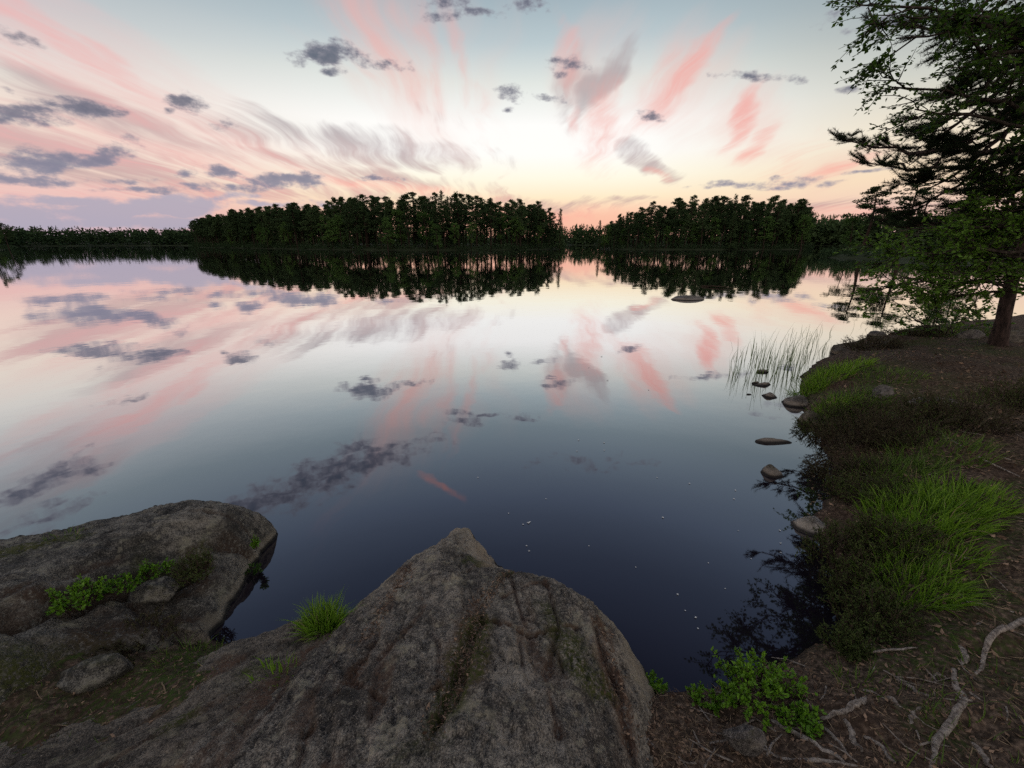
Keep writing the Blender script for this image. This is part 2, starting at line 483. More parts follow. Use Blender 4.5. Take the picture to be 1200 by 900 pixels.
def vnoise(x, y, z=None):
    """smooth value noise in -1..1"""
    x = np.asarray(x, float); y = np.asarray(y, float)
    z = np.zeros_like(x) if z is None else np.asarray(z, float)
    ix, iy, iz = np.floor(x).astype(int), np.floor(y).astype(int), np.floor(z).astype(int)
    fx, fy, fz = x - ix, y - iy, z - iz
    s = lambda t: t * t * t * (t * (t * 6 - 15) + 10)
    sx, sy, sz = s(fx), s(fy), s(fz)
    r = 0
    for a in (0, 1):
        for b in (0, 1):
            for c in (0, 1):
                w = (sx if a else 1 - sx) * (sy if b else 1 - sy) * (sz if c else 1 - sz)
                r = r + w * _hash(ix + a, iy + b, iz + c)
    return r * 2 - 1


def fbm(x, y, z=None, octs=5, gain=.5, lac=2.03):
    a, t = 1.0, 0
    x = np.asarray(x, float); y = np.asarray(y, float)
    for i in range(octs):
        t = t + a * vnoise(x + 17.3 * i, y - 9.1 * i, z)
        x, y = x * lac, y * lac
        z = None if z is None else z * lac
        a *= gain
    return t


def unit(v):
    return v / np.maximum(np.linalg.norm(v, axis=-1, keepdims=True), 1e-9)


class MB:
    """collects shapes and links them as ONE mesh object"""

    def __init__(self):
        self.v, self.f, self.var, self.n = [], [], [], 0

    def add(self, verts, faces, var=.5):
        verts = np.asarray(verts, float)
        self.v.append(verts)
        self.var.append(np.broadcast_to(np.asarray(var, float), (len(verts),)))
        self.f.append((np.asarray(faces, int) + self.n))
        self.n += len(verts)

    def leaves(self, base, direc, side, length, width, var, fold=.25):
        """folded four-cornered leaves"""
        base, direc, side = map(np.asarray, (base, direc, side))
        n = len(base)
        L = np.broadcast_to(np.asarray(length, float), (n,))[:, None]
        W = np.broadcast_to(np.asarray(width, float), (n,))[:, None]
        nor = unit(np.cross(direc, side))
        mid = base + direc * L * .45 + nor * W * fold
        v = np.stack([base, mid + side * W * .5, base + direc * L, mid - side * W * .5], 1).reshape(-1, 3)
        f = (np.arange(n)[:, None] * 4 + np.array([0, 1, 2, 3])[None])
        self.add(v, f, np.repeat(np.broadcast_to(var, (n,)), 4))

    def blades(self, base, direc, bend, length, width, var, segs=3):
        """grass blades: bend is the horizontal way they lean over"""
        base, direc, bend = map(np.asarray, (base, direc, bend))
        n = len(base)
        L = np.broadcast_to(np.asarray(length, float), (n,))[:, None]
        W = np.broadcast_to(np.asarray(width, float), (n,))[:, None]
        side = unit(np.cross(direc, bend) + R3(n, 3) * .3)
        rows = []
        for k in range(segs + 1):
            t = k / segs
            c = base + direc * L * t * (1 - .25 * t) + bend * L * t * t
            w = W * (1 - t ** 1.6) * .5
            if k == segs:
                w = W * .04
            rows += [c - side * w, c + side * w]
        v = np.stack(rows, 1).reshape(-1, 3)
        k = 2 * (segs + 1)
        q = np.array([[2 * i, 2 * i + 1, 2 * i + 3, 2 * i + 2] for i in range(segs)])
        f = (np.arange(n)[:, None, None] * k + q[None]).reshape(-1, 4)
        self.add(v, f, np.repeat(np.broadcast_to(var, (n,)), k))

    def needles(self, base, direc, length, width, var):
        base, direc = np.asarray(base), np.asarray(direc)
        n = len(base)
        side = unit(np.cross(direc, R3(n, 3)))
        L = np.broadcast_to(np.asarray(length, float), (n,))[:, None]
        v = np.stack([base - side * width * .5, base + side * width * .5, base + direc * L], 1).reshape(-1, 3)
        self.add(v, np.arange(n * 3).reshape(-1, 3), np.repeat(np.broadcast_to(var, (n,)), 3))

    def tube(self, pts, radii, sides=6, var=.5, cap=True):
        pts = np.asarray(pts, float)
        m = len(pts)
        radii = np.broadcast_to(np.asarray(radii, float), (m,))
        tan = unit(np.gradient(pts, axis=0))
        up = np.array([0, 0, 1.0]) if abs(tan[0, 2]) < .9 else np.array([1.0, 0, 0])
        rings = []
        a = unit(np.cross(tan[0], up))
        th = np.linspace(0, 2 * np.pi, sides, endpoint=False)
        for i in range(m):
            a = unit(a - tan[i] * (a @ tan[i]))
            b = np.cross(tan[i], a)
            rings.append(pts[i] + radii[i] * (np.cos(th)[:, None] * a + np.sin(th)[:, None] * b))
        v = np.concatenate(rings)
        j = np.arange(sides); j2 = (j + 1) % sides
        f = np.concatenate([np.stack([i * sides + j, i * sides + j2, (i + 1) * sides + j2, (i + 1) * sides + j], 1) for i in range(m - 1)])
        self.add(v, f, var)
        if cap:
            for i, rg in ((0, rings[0][::-1]), (m - 1, rings[-1])):
                c = pts[i]
                vv = np.vstack([rg, c[None]])
                self.add(vv, np.stack([j, j2, np.full(sides, sides)], 1), var)

    def build(self, name, mat, parent=None, smooth=False, origin=None):
        me = bpy.data.meshes.new(name)
        V = np.concatenate(self.v) if self.v else np.zeros((0, 3))
        if origin is not None:
            V = V - np.asarray(origin)
        sizes = np.concatenate([np.full(len(f), f.shape[1]) for f in self.f])
        idx = np.concatenate([f.ravel() for f in self.f])
        me.vertices.add(len(V))
        me.vertices.foreach_set('co', V.astype(np.float32).ravel())
        me.loops.add(len(idx))
        me.loops.foreach_set('vertex_index', idx.astype(np.int32))
        me.polygons.add(len(sizes))
        me.polygons.foreach_set('loop_start', np.concatenate([[0], np.cumsum(sizes)[:-1]]).astype(np.int32))
        a = me.attributes.new('var', 'FLOAT', 'POINT')
        a.data.foreach_set('value', np.concatenate(self.var).astype(np.float32))
        me.polygons.foreach_set('use_smooth', np.full(len(sizes), smooth))
        me.update(calc_edges=True)
        me.materials.append(mat)
        o = bpy.data.objects.new(name, me)
        if origin is not None and parent is None:
            o.location = origin
        o.parent = parent
        COL.objects.link(o)
        return o


def tag(o, label=None, cat=None, group=None, kind=None):
    if label: o['label'] = label
    if cat: o['category'] = cat
    if group: o['group'] = group
    if kind: o['kind'] = kind
    return o


def thing(name, label, cat, loc=(0, 0, 0), group=None):
    o = bpy.data.objects.new(name, None)
    o.location = tuple(float(c) for c in loc)
    o.empty_display_size = .1
    COL.objects.link(o)
    return tag(o, label, cat, group)


def dup(root, loc, rz, scale, label=None, group=None):
    """a copy of a thing with copies of its parts"""
    r = root.copy()
    COL.objects.link(r)
    r.location = tuple(float(c) for c in loc)
    r.rotation_euler = (0, 0, rz)
    r.scale = scale if isinstance(scale, tuple) else (scale,) * 3
    if label: r['label'] = label
    if group: r['group'] = group
    for ch in list(root.children):
        c = ch.copy()
        c.parent = r
        COL.objects.link(c)
    return r


def sdf(poly, X, Y):
    """signed distance to a polygon, positive inside"""
    poly = np.asarray(poly, float)
    dmin = np.full(X.shape, 1e9)
    ins = np.zeros(X.shape, bool)
    for (x0, y0), (x1, y1) in zip(poly, np.roll(poly, -1, 0)):
        ex, ey = x1 - x0, y1 - y0
        t = np.clip(((X - x0) * ex + (Y - y0) * ey) / (ex * ex + ey * ey + 1e-12), 0, 1)
        dmin = np.minimum(dmin, np.hypot(X - x0 - t * ex, Y - y0 - t * ey))
        if y0 != y1:
            ins ^= ((y0 > Y) != (y1 > Y)) & (X < (x1 - x0) * (Y - y0) / (y1 - y0) + x0)
    return np.where(ins, dmin, -dmin)


def smooth(t):
    t = np.clip(t, 0, 1)
    return t * t * (3 - 2 * t)


class RBF:
    """smooth surface through scattered heights"""

    def __init__(self, pts, lam=.0008):
        p = np.asarray(pts, float)
        self.c = p[:, :2]
        n = len(p)
        K = self.k(np.hypot(*(self.c[:, None] - self.c[None]).transpose(2, 0, 1))) + np.eye(n) * lam
        Pm = np.c_[np.ones(n), self.c]
        S = np.block([[K, Pm], [Pm.T, np.zeros((3, 3))]])
        self.w = np.linalg.solve(S, np.r_[p[:, 2], 0, 0, 0])

    @staticmethod
    def k(r):
        return r * r * np.log(np.maximum(r, 1e-6))

    def __call__(self, X, Y):
        sh = X.shape
        x, y = X.ravel(), Y.ravel()
        res = np.empty(len(x))
        for i in range(0, len(x), 20000):
            xx, yy = x[i:i + 20000], y[i:i + 20000]
            r = np.hypot(xx[:, None] - self.c[None, :, 0], yy[:, None] - self.c[None, :, 1])
            res[i:i + 20000] = self.k(r) @ self.w[:-3] + self.w[-3] + self.w[-2] * xx + self.w[-1] * yy
        return res.reshape(sh)


def polydist(line, X, Y):
    d = np.full(X.shape, 1e9)
    for (x0, y0), (x1, y1) in zip(line[:-1], line[1:]):
        ex, ey = x1 - x0, y1 - y0
        t = np.clip(((X - x0) * ex + (Y - y0) * ey) / (ex * ex + ey * ey + 1e-12), 0, 1)
        d = np.minimum(d, np.hypot(X - x0 - t * ex, Y - y0 - t * ey))
    return d


def grid_mesh(name, X, Y, Z, mat, keep=None, attrs=None, parent=None):
    """a height sheet with named point attributes"""
    n, m = X.shape
    idx = np.arange(n * m).reshape(n, m)
    q = np.stack([idx[:-1, :-1], idx[:-1, 1:], idx[1:, 1:], idx[1:, :-1]], -1).reshape(-1, 4)
    V = np.stack([X, Y, Z], -1).reshape(-1, 3)
    used = None
    if keep is not None:
        q = q[keep.ravel()[q].any(1)]
        used = np.unique(q)
        remap = np.full(n * m, -1); remap[used] = np.arange(len(used))
        q = remap[q]
        V = V[used]
    me = bpy.data.meshes.new(name)
    me.vertices.add(len(V)); me.vertices.foreach_set('co', V.astype(np.float32).ravel())
    me.loops.add(q.size); me.loops.foreach_set('vertex_index', q.astype(np.int32).ravel())
    me.polygons.add(len(q)); me.polygons.foreach_set('loop_start', (np.arange(len(q)) * 4).astype(np.int32))
    for k, a in (attrs or {}).items():
        a = a.ravel()
        at = me.attributes.new(k, 'FLOAT', 'POINT')
        at.data.foreach_set('value', (a if used is None else a[used]).astype(np.float32))
    me.polygons.foreach_set('use_smooth', np.ones(len(q), bool))
    me.update(calc_edges=True)
    me.validate()
    me.materials.append(mat)
    o = bpy.data.objects.new(name, me)
    o.parent = parent
    COL.objects.link(o)
    return o
# ----------------------------------------------------------------------------
# ground sheet, islands, water
# ----------------------------------------------------------------------------
def gp(px, py):
    return tuple(ground(px, py)[:2])


BANK = [gp(*p) for p in ((-60, 715), (60, 712), (150, 722), (225, 742), (258, 756), (330, 762), (450, 790), (600, 812), (735, 826), (768, 816), (800, 811),
                         (850, 792), (930, 772), (972, 742), (985, 700), (962, 656), (955, 625), (985, 575), (975, 520), (945, 482), (936, 456), (955, 428), (990, 409), (1040, 396),
                         (1100, 388), (1200, 373))] + [(24, 15.5), (40, 20), (75, 34), (110, -60), (0, -90), (-60, -60), (-16, -3.5), (-6.0, .6)]
ISLAND_L = [(-143, 197), (-118, 176), (-93, 158), (-70, 141), (-50, 128), (-28, 120), (-9.5, 121), (5, 129), (15, 142), (17.5, 148), (10, 165), (-30, 175), (-90, 205), (-140, 216)]
ISLAND_R = [(28, 141), (34, 133), (41, 130), (60, 126.5), (78, 129), (92, 136), (96, 146), (90, 158), (60, 166), (34, 155)]
HEAD_R = [(48, 56), (44, 61), (50, 69), (74, 76), (140, 84), (150, 30), (75, 34), (58, 44)]
HEAD_L = [(-139, 119), (-150, 132), (-230, 150), (-240, 90), (-160, 104)]


def shore_r(a):
    """distance of the far shore by azimuth (radians)"""
    dg = np.degrees(a)
    return 345 + 22 * np.sin(dg * .13 + 1.0) + 12 * np.sin(dg * .41) + 5 * np.sin(dg * 1.3) - 55 * smooth((np.abs(dg) - 50) / 40)


def height(X, Y):
    s0 = sdf(BANK, X, Y)
    r = np.hypot(X, Y)
    s0 = s0 + .10 * vnoise(X * 2.1, Y * 2.1) * np.exp(-np.abs(s0)) + .04 * vnoise(X * 7, Y * 7)
    s1 = np.maximum.reduce([sdf(ISLAND_L, X, Y), sdf(ISLAND_R, X, Y), sdf(HEAD_R, X, Y), sdf(HEAD_L, X, Y)])
    s1 = s1 + 1.2 * vnoise(X * .3, Y * .3)
    s2 = r - shore_r(np.arctan2(X, Y)) + 3 * vnoise(X * .05, Y * .05)
    near = np.where(s0 > 0, .42 * (1 - np.exp(-s0 / .42)) + .012 * np.minimum(s0, 40), .55 * s0)
    near = near + np.where(s0 > 0, smooth(s0 / .5) * (.05 * fbm(X * 1.3, Y * 1.3, octs=4) + .014 * fbm(X * 9, Y * 9, octs=3)), 0)
    isl = np.where(s1 > 0, .5 * (1 - np.exp(-s1 / 2)) + .05 * np.minimum(s1, 30), .12 * s1)
    far = np.where(s2 > 0, .4 * (1 - np.exp(-s2 / 3)) + .028 * np.minimum(s2, 300), .06 * s2)
    z = np.maximum(np.maximum(near, isl), np.maximum(far, -2.5))
    return z, s0, np.maximum(s1, s2)


def hz(x, y):
    """ground height at one point"""
    return float(height(np.array([float(x)]), np.array([float(y)]))[0][0])


MOSSY = [(ground(60, 860, .4)[:2], .55), (ground(150, 830, .4)[:2], .45), (ground(220, 770, .2)[:2], .25), (ground(1100, 640, .3)[:2], .6), (ground(1060, 700, .3)[:2], .5), (ground(1000, 440, .3)[:2], 1.0),
         (ground(1040, 470, .4)[:2], .9), (ground(1100, 540, .4)[:2], .8), (ground(1130, 395, .5)[:2], 1.6), (ground(1100, 830, .4)[:2], .12), (ground(10, 800, .4)[:2], .4)]

th = np.radians(np.concatenate([np.arange(-66, 66, .34), np.arange(66, 294, 4.0)]))
rr = np.concatenate([[.02], np.geomspace(.3, 26, 470), np.geomspace(27.5, 7000, 120)])
RR, TT = np.meshgrid(rr, np.r_[th, th[0] + 2 * np.pi], indexing='ij')
GX, GY = RR * np.sin(TT), RR * np.cos(TT)
GZ, S0, S1 = height(GX, GY)
moss = np.zeros_like(GX)
for (cx, cy), rad in MOSSY:
    moss = np.maximum(moss, smooth(1.4 - np.hypot(GX - cx, GY - cy) / rad))
moss *= smooth(.55 + .9 * fbm(GX * 4, GY * 4, octs=3))
grd = grid_mesh('ground', GX, GY, GZ, M_GROUND, attrs={'moss': moss, 'far': smooth((RR - 20) / 20)})
tag(grd, 'dark brown forest floor and lake bed with moss and needles', 'ground', kind='structure')

wv_ = np.geomspace(.2, 2600, 40)
me = bpy.data.meshes.new('water')
bm = bmesh.new()
bmesh.ops.create_circle(bm, cap_ends=True, segments=96, radius=2600)
bm.to_mesh(me); bm.free()
me.materials.append(M_WATER)
wat = bpy.data.objects.new('water', me)
COL.objects.link(wat)
tag(wat, 'calm dark lake mirroring the sunset sky', 'water', kind='structure')
# ----------------------------------------------------------------------------
# woods on the islands and along the far shore
# ----------------------------------------------------------------------------
def clump(mb, c, r, n, size, rg, flat=.6, var0=.0):
    """foliage spread through a flattened ball"""
    p = rg.normal(0, 1, (n, 3))
    p = unit(p) * (rg.uniform(0, 1, (n, 1)) ** .45) * np.array([r, r, r * flat]) + c
    d = unit(rg.normal(0, 1, (n, 3)) + np.array([0, 0, .15]))
    s = unit(np.cross(d, rg.normal(0, 1, (n, 3))))
    L = rg.uniform(.6, 1.3, n) * size
    mb.leaves(p, d, s, L, L * .62, np.clip(rg.normal(.45, .22, n) + var0, 0, 1))


def far_pine(seed, H):
    rg = np.random.default_rng(seed)
    tr, cr = MB(), MB()
    lean = rg.uniform(-.03, .03, 2)
    zs = np.linspace(-.4, H * .95, 9)
    ax = lambda z: np.array([lean[0] * z + .15 * math.sin(z * .5 + seed), lean[1] * z, z])
    tr.tube([ax(z) for z in zs], .17 * (1 - np.maximum(zs, 0) / H) + .03, 6)
    z0 = H * rg.uniform(.30, .46)
    nb = 42
    for i in range(nb):
        t = (i + rg.uniform(0, 1)) / nb
        z = z0 + (H - z0) * t
        L = (2.3 * max(0, 1 - t ** 1.5) ** .75 + .25) * rg.uniform(.45, 1.2)
        a = rg.uniform(0, 2 * np.pi)
        tip = ax(z) + np.array([L * math.cos(a), L * math.sin(a), L * rg.uniform(.05, .45)])
        tr.tube([ax(z), (ax(z) + tip) / 2 - [0, 0, .08], tip], [.05, .035, .012], 4)
        clump(cr, tip, rg.uniform(.45, .85) * (1 - .45 * t * t), 40, .32 - .08 * t, rg, .6)
        clump(cr, (ax(z) * .45 + tip * .55), rg.uniform(.4, .7), 22, .32, rg, .5)
    clump(cr, ax(H * .98), .36, 30, .26, rg, 1.5)
    for i in range(5):
        z = rg.uniform(.2, .42) * H
        a = rg.uniform(0, 6.3)
        tr.tube([ax(z), ax(z) + [math.cos(a) * 1.1, math.sin(a) * 1.1, -.1]], [.03, .008], 4)
    return tr, cr, M_FARTRUNK, M_FARNEEDLE


def far_spruce(seed, H):
    rg = np.random.default_rng(seed)
    tr, cr = MB(), MB()
    tr.tube([(0, 0, -.4), (0, 0, H * .5), (0, 0, H * .98)], [.17, .1, .02], 6)
    z = H * .08
    while z < H * .97:
        t = z / H
        R = (1.9 * (1 - t) ** .8 + .12) * rg.uniform(.8, 1.2)
        for k in range(rg.integers(5, 8)):
            a = rg.uniform(0, 6.3)
            L = R * rg.uniform(.6, 1.15)
            tip = np.array([L * math.cos(a), L * math.sin(a), z - L * .22])
            n = max(5, int(15 * L))
            u = rg.uniform(.1, 1.05, n)[:, None]
            p = np.array([0, 0, z]) * (1 - u) + tip * u + rg.normal(0, .09, (n, 3))
            d = unit(tip - np.array([0, 0, z]) + rg.normal(0, .5, (n, 3)))
            s = unit(np.cross(d, [0, 0, 1.0]) + rg.normal(0, .3, (n, 3)))
            cr.leaves(p, d, s, rg.uniform(.25, .55, n), .24, np.clip(rg.normal(.4, .22, n), 0, 1))
        z += .36 + .35 * (1 - t) * .8
    cr.leaves(np.array([[0, 0, H * .93]]), np.array([[0, 0, 1.0]]), np.array([[1.0, 0, 0]]), H * .07, .12, .4)
    return tr, cr, M_FARTRUNK, M_FARNEEDLE


def far_birch(seed, H, bark, low=.18):
    rg = np.random.default_rng(seed)
    tr, cr = MB(), MB()
    zs = np.linspace(-.4, H * .95, 8)
    ax = lambda z: np.array([.25 * math.sin(z * .35 + seed), .2 * math.sin(z * .3 + 2 * seed), z])
    tr.tube([ax(z) for z in zs], .13 * (1 - np.maximum(zs, 0) / H) + .02, 6)
    for i in range(34):
        t = rg.uniform(low, 1)
        z = H * t
        R = H * .17 * math.sin(np.pi * min(.96, (t - low) / (1 - low) * .82 + .14)) + .2
        a = rg.uniform(0, 6.3)
        L = R * rg.uniform(.5, 1.2)
        tip = ax(z) + [L * math.cos(a), L * math.sin(a), L * .35]
        tr.tube([ax(z - L * .35), tip], [.03, .008], 4)
        clump(cr, tip, rg.uniform(.4, .8), 36, .28, rg, .9)
    return tr, cr, bark, M_FARLEAF


def far_tree(name, made, label, cat, group=None):
    tr, cr, mt, mc = made
    t = thing(name, label, cat, group=group)
    tr.build('trunk', mt, t, True)
    cr.build('crown', mc, t)
    return t


G_L = 'trees crowded together on the larger island'
G_R = 'trees crowded together on the smaller island'
L_PINE, L_SPRUCE, L_BIRCH = ('dark pine with open crown crowded in the wood on the {} island',
                             'dark pointed spruce crowded in the wood on the {} island',
                             'greener leafy tree crowded in the wood on the {} island')
PROTO = {
    'pine': [far_tree('pine_tree', far_pine(s, 13.0), L_PINE.format('larger'), 'tree', G_L) for s in (3, 11, 17, 23)],
    'spruce': [far_tree('spruce_tree', far_spruce(s, 12.5), L_SPRUCE.format('larger'), 'tree', G_L) for s in (5, 8, 9)],
    'birch': [far_tree('birch_tree', far_birch(s, 8.5, M_FARTRUNK), L_BIRCH.format('larger'), 'tree', G_L) for s in (2, 7, 12)],
}
LAB = {'pine': L_PINE, 'spruce': L_SPRUCE, 'birch': L_BIRCH}
used = set()
count = {'pine': 0, 'spruce': 0, 'birch': 0}


def plant(kind, which, x, y, scale, rg, size, group, label=None, wid=1.0):
    o = PROTO[kind][which % len(PROTO[kind])]
    lab = label or LAB[kind].format(size)
    loc = (x, y, hz(x, y) - .05)
    sc = (scale * wid, scale * wid, scale)
    count[kind] += 1
    if o.name in used:
        return dup(o, loc, rg.uniform(0, 6.28), sc, lab, group)
    used.add(o.name)
    o.location, o.rotation_euler, o.scale = loc, (0, 0, rg.uniform(0, 6.28)), sc
    o['label'], o['group'] = lab, group
    return o


def wood(poly, front, n, rows, kinds, hfun, size, group, seed):
    """rows of trees behind a front line of the shore"""
    rg = np.random.default_rng(seed)
    front = np.array(front, float)
    seg = np.hypot(*np.diff(front, axis=0).T)
    cum = np.r_[0, np.cumsum(seg)]
    for row in range(rows):
        m = int(n * (1 - .05 * row))
        for i in range(m):
            s = (i + rg.uniform(.15, .85)) / m * cum[-1]
            x, y = np.interp(s, cum, front[:, 0]), np.interp(s, cum, front[:, 1])
            back = 1.6 + row * 4.2 + rg.uniform(-.8, 1.8)
            dirn = np.array([x, y]) / math.hypot(x, y)
            x, y = x + dirn[0] * back, y + dirn[1] * back
            if sdf(poly, np.array([x]), np.array([y]))[0] < .8:
                continue
            kind = rg.choice(['pine', 'spruce', 'birch'], p=kinds[min(row, len(kinds) - 1)])
            sc = hfun(x / y) * rg.uniform(.85, 1.10) * (1.0 if kind != 'birch' else rg.uniform(.75, 1.1))
            if kind == 'spruce':
                sc *= rg.uniform(.92, 1.13)
            if row == 0 and kind != 'birch':
                sc *= rg.uniform(.7, 1.0)
            plant(kind, rg.integers(0, 9), x, y, sc, rg, size, group, wid=rg.uniform(1.05, 1.45) if kind != 'spruce' else rg.uniform(.9, 1.15))


wood(ISLAND_L, ISLAND_L[:10], 60, 6, [(.36, .32, .32), (.52, .36, .12), (.66, .34, 0), (.70, .30, 0)],
     lambda u: np.interp(u, [-.75, -.70, -.62, -.42, -.3, -.1, .03, .08, .125], [.55, .84, .94, .98, 1.04, 1.04, .97, .9, .6]), 'larger', G_L, 4)
wood(ISLAND_R, ISLAND_R[:7], 32, 6, [(.4, .18, .42), (.58, .20, .22), (.74, .26, 0), (.76, .24, 0)],
     lambda u: np.interp(u, [.2, .25, .29, .36, .45, .58, .64, .69, .71], [.5, .74, .86, .98, 1.0, 1.03, 1.0, .8, .55]), 'smaller', G_R, 8)
_rg = np.random.default_rng(77)
for kind, w, u, dist, sc, lab in [('birch', 0, -.28, 119, 1.0, 'slim pale green birch standing out at the middle of the larger island'),
                                  ('spruce', 1, .108, 139, 1.02, 'lone pointed spruce at the tip of the larger island'),
                                  ('birch', 1, .212, 138, .86, 'small pale leafy tree at the tip of the smaller island beside the gap'),
                                  ('spruce', 2, .197, 141, .72, 'thin little spruce top behind the pale tree beside the gap'),
                                  ('birch', 2, .655, 133, 1.15, 'broad pale green tree ending the wood on the smaller island'),
                                  ('birch', 0, -.555, 150, .8, 'low pale green tree against the dark left half of the larger island'),
                                  ('birch', 1, -.17, 117.5, .8, 'bright green bushy tree on the shore right of the slim birch')]:
    x, y = u * dist, dist
    plant(kind, w, x, y, sc, _rg, '', None, lab, wid=1.15 if kind == 'birch' else .9)
for o in COL.objects:
    if o.get('group') is None and o.parent is None and 'group' in o.keys():
        del o['group']

# headlands at both edges
for x, y, kind, sc, lab in [(-139.5, 122, 'pine', .62, 'dark pine at the left edge of the view beside the water'),
                            (-143, 121, 'spruce', .8, 'taller spruce at the left edge behind the dark pine'),
                            (-146, 125, 'birch', 1.0, 'leafy tree at the left edge among conifers')]:
    plant(kind, 1, x, y, sc, _rg, '', None, lab)
for x, y, kind, w, sc, wid, lab in [(51.2, 64, 'pine', 2, .68, 2.0, 'spreading dark pine across the bay behind the near alder leaves'),
                                    (55.5, 62.5, 'pine', 0, .72, 1.8, 'second dark pine across the bay behind the near alder leaves'),
                                    (63, 63, 'spruce', 0, .78, 1.6, 'dark spruce across the bay hidden behind the leaning trunk'),
                                    (69, 66, 'pine', 3, .8, 1.4, 'dark pine across the bay right of the leaning trunk'),
                                    (50.3, 66, 'birch', 1, .62, 1.3, 'rounded green willow across the bay in front of the dark pines')]:
    plant(kind, w, x, y, sc, _rg, '', None, lab, wid=wid)
for o in COL.objects:
    if 'group' in o.keys() and not o['group']:
        del o['group']


def mass(name, spots, hts, label, seed, kinds=.6):
    """a far wood that reads as one mass"""
    rg = np.random.default_rng(seed)
    mb = MB()
    for (x, y), h in zip(spots, hts):
        z = hz(x, y)
        if rg.uniform() < kinds:                                  # spire
            n = 26
            t = rg.uniform(0.02, 1, n)
            a = rg.uniform(0, 6.3, n)
            r = h * .15 * (1 - t) ** .8
            p = np.stack([x + r * np.cos(a) * .5, y + r * np.sin(a) * .5, z + h * t], 1)
            dd = unit(np.stack([np.cos(a), np.sin(a), -.35 + 0 * a], 1))
            ss = unit(np.cross(dd, [0, 0, 1.0]) + rg.normal(0, .25, (n, 3)))
            L = r * 1.0 + h * .05
            mb.leaves(p, dd, ss, L, L * .9, np.clip(rg.normal(.4, .2, n), 0, 1))
            mb.leaves(np.array([[x, y, z + h * .86]]), np.array([[0, 0, 1.0]]), np.array([[1.0, 0, 0]]), h * .16, h * .04, .4)
        else:
            n = 34
            p = unit(rg.normal(0, 1, (n, 3))) * rg.uniform(.3, 1, (n, 1)) ** .5 * np.array([h * .24, h * .24, h * .42]) + [x, y, z + h * .5]
            dd = unit(rg.normal(0, 1, (n, 3)))
            ss = unit(np.cross(dd, rg.normal(0, 1, (n, 3))))
            mb.leaves(p, dd, ss, h * .17, h * .12, np.clip(rg.normal(.55, .22, n), 0, 1))
    o = mb.build(name, M_FARNEEDLE if kinds > .55 else M_FARMIX)
    return tag(o, label, 'wood', kind='stuff')


M_FARMIX = leaf_mat('far_mixed', (.014, .030, .014), (.045, .075, .032), .15, .9, .05)


def far_spots(a0, a1, n, seed):
    rg = np.random.default_rng(seed)
    a = np.radians(rg.uniform(a0, a1, n))
    r = shore_r(a) + 4 + rg.uniform(0, 1, n) ** 1.6 * 60
    return np.stack([r * np.sin(a), r * np.cos(a)], 1), rg


sp, rg_ = far_spots(-62, -30, 900, 1)
mass('far_woods', sp, rg_.uniform(7.5, 11, len(sp)), 'mixed far wood along the left shore', 2, .5)
sp, rg_ = far_spots(-30, 30, 900, 3)
mass('far_woods', sp, rg_.uniform(12, 16, len(sp)), 'far conifer wood seen through the gap between the islands', 4, .75)
sp, rg_ = far_spots(30, 66, 900, 5)
mass('far_woods', sp, rg_.uniform(15, 19, len(sp)), 'dark far wood to the right of the smaller island', 6, .7)


def brush(name, line, n, seed, label, h=1.4):
    rg = np.random.default_rng(seed)
    line = np.array(line, float)
    cum = np.r_[0, np.cumsum(np.hypot(*np.diff(line, axis=0).T))]
    mb = MB()
    for i in range(n):
        s = rg.uniform(0, cum[-1])
        x, y = np.interp(s, cum, line[:, 0]), np.interp(s, cum, line[:, 1])
        k = 1 + (rg.uniform(.6, 9) if i % 3 else rg.uniform(.2, 1.4)) / math.hypot(x, y)
        x, y = x * k, y * k
        z = max(hz(x, y), 0)
        r = rg.uniform(.5, 1.1) * h
        clump(mb, np.array([x, y, z + r * .35]), r, 30, .32, rg, .7, rg.uniform(-.2, .35))
    return tag(mb.build(name, M_FARMIX), label, 'undergrowth', kind='stuff')


brush('undergrowth', ISLAND_L[:10], 700, 21, 'low dark bushes along the shore of the larger island', 2.2)
brush('undergrowth', ISLAND_R[:7], 340, 22, 'low dark bushes along the shore of the smaller island', 2.0)
brush('undergrowth', HEAD_R[:5], 420, 23, 'bushes on the shore across the bay', 1.3)
brush('undergrowth', HEAD_L[:2] + HEAD_L[-1:], 60, 24, 'bushes on the shore at the left edge', 1.5)
print('TREES', count)
# ----------------------------------------------------------------------------
# the shore rocks in front
# ----------------------------------------------------------------------------
def W(px, py, z):
    return tuple(ground(px, py, z))


def under(px, py, z):
    g = ground(px, py)
    return (g[0], g[1], z)


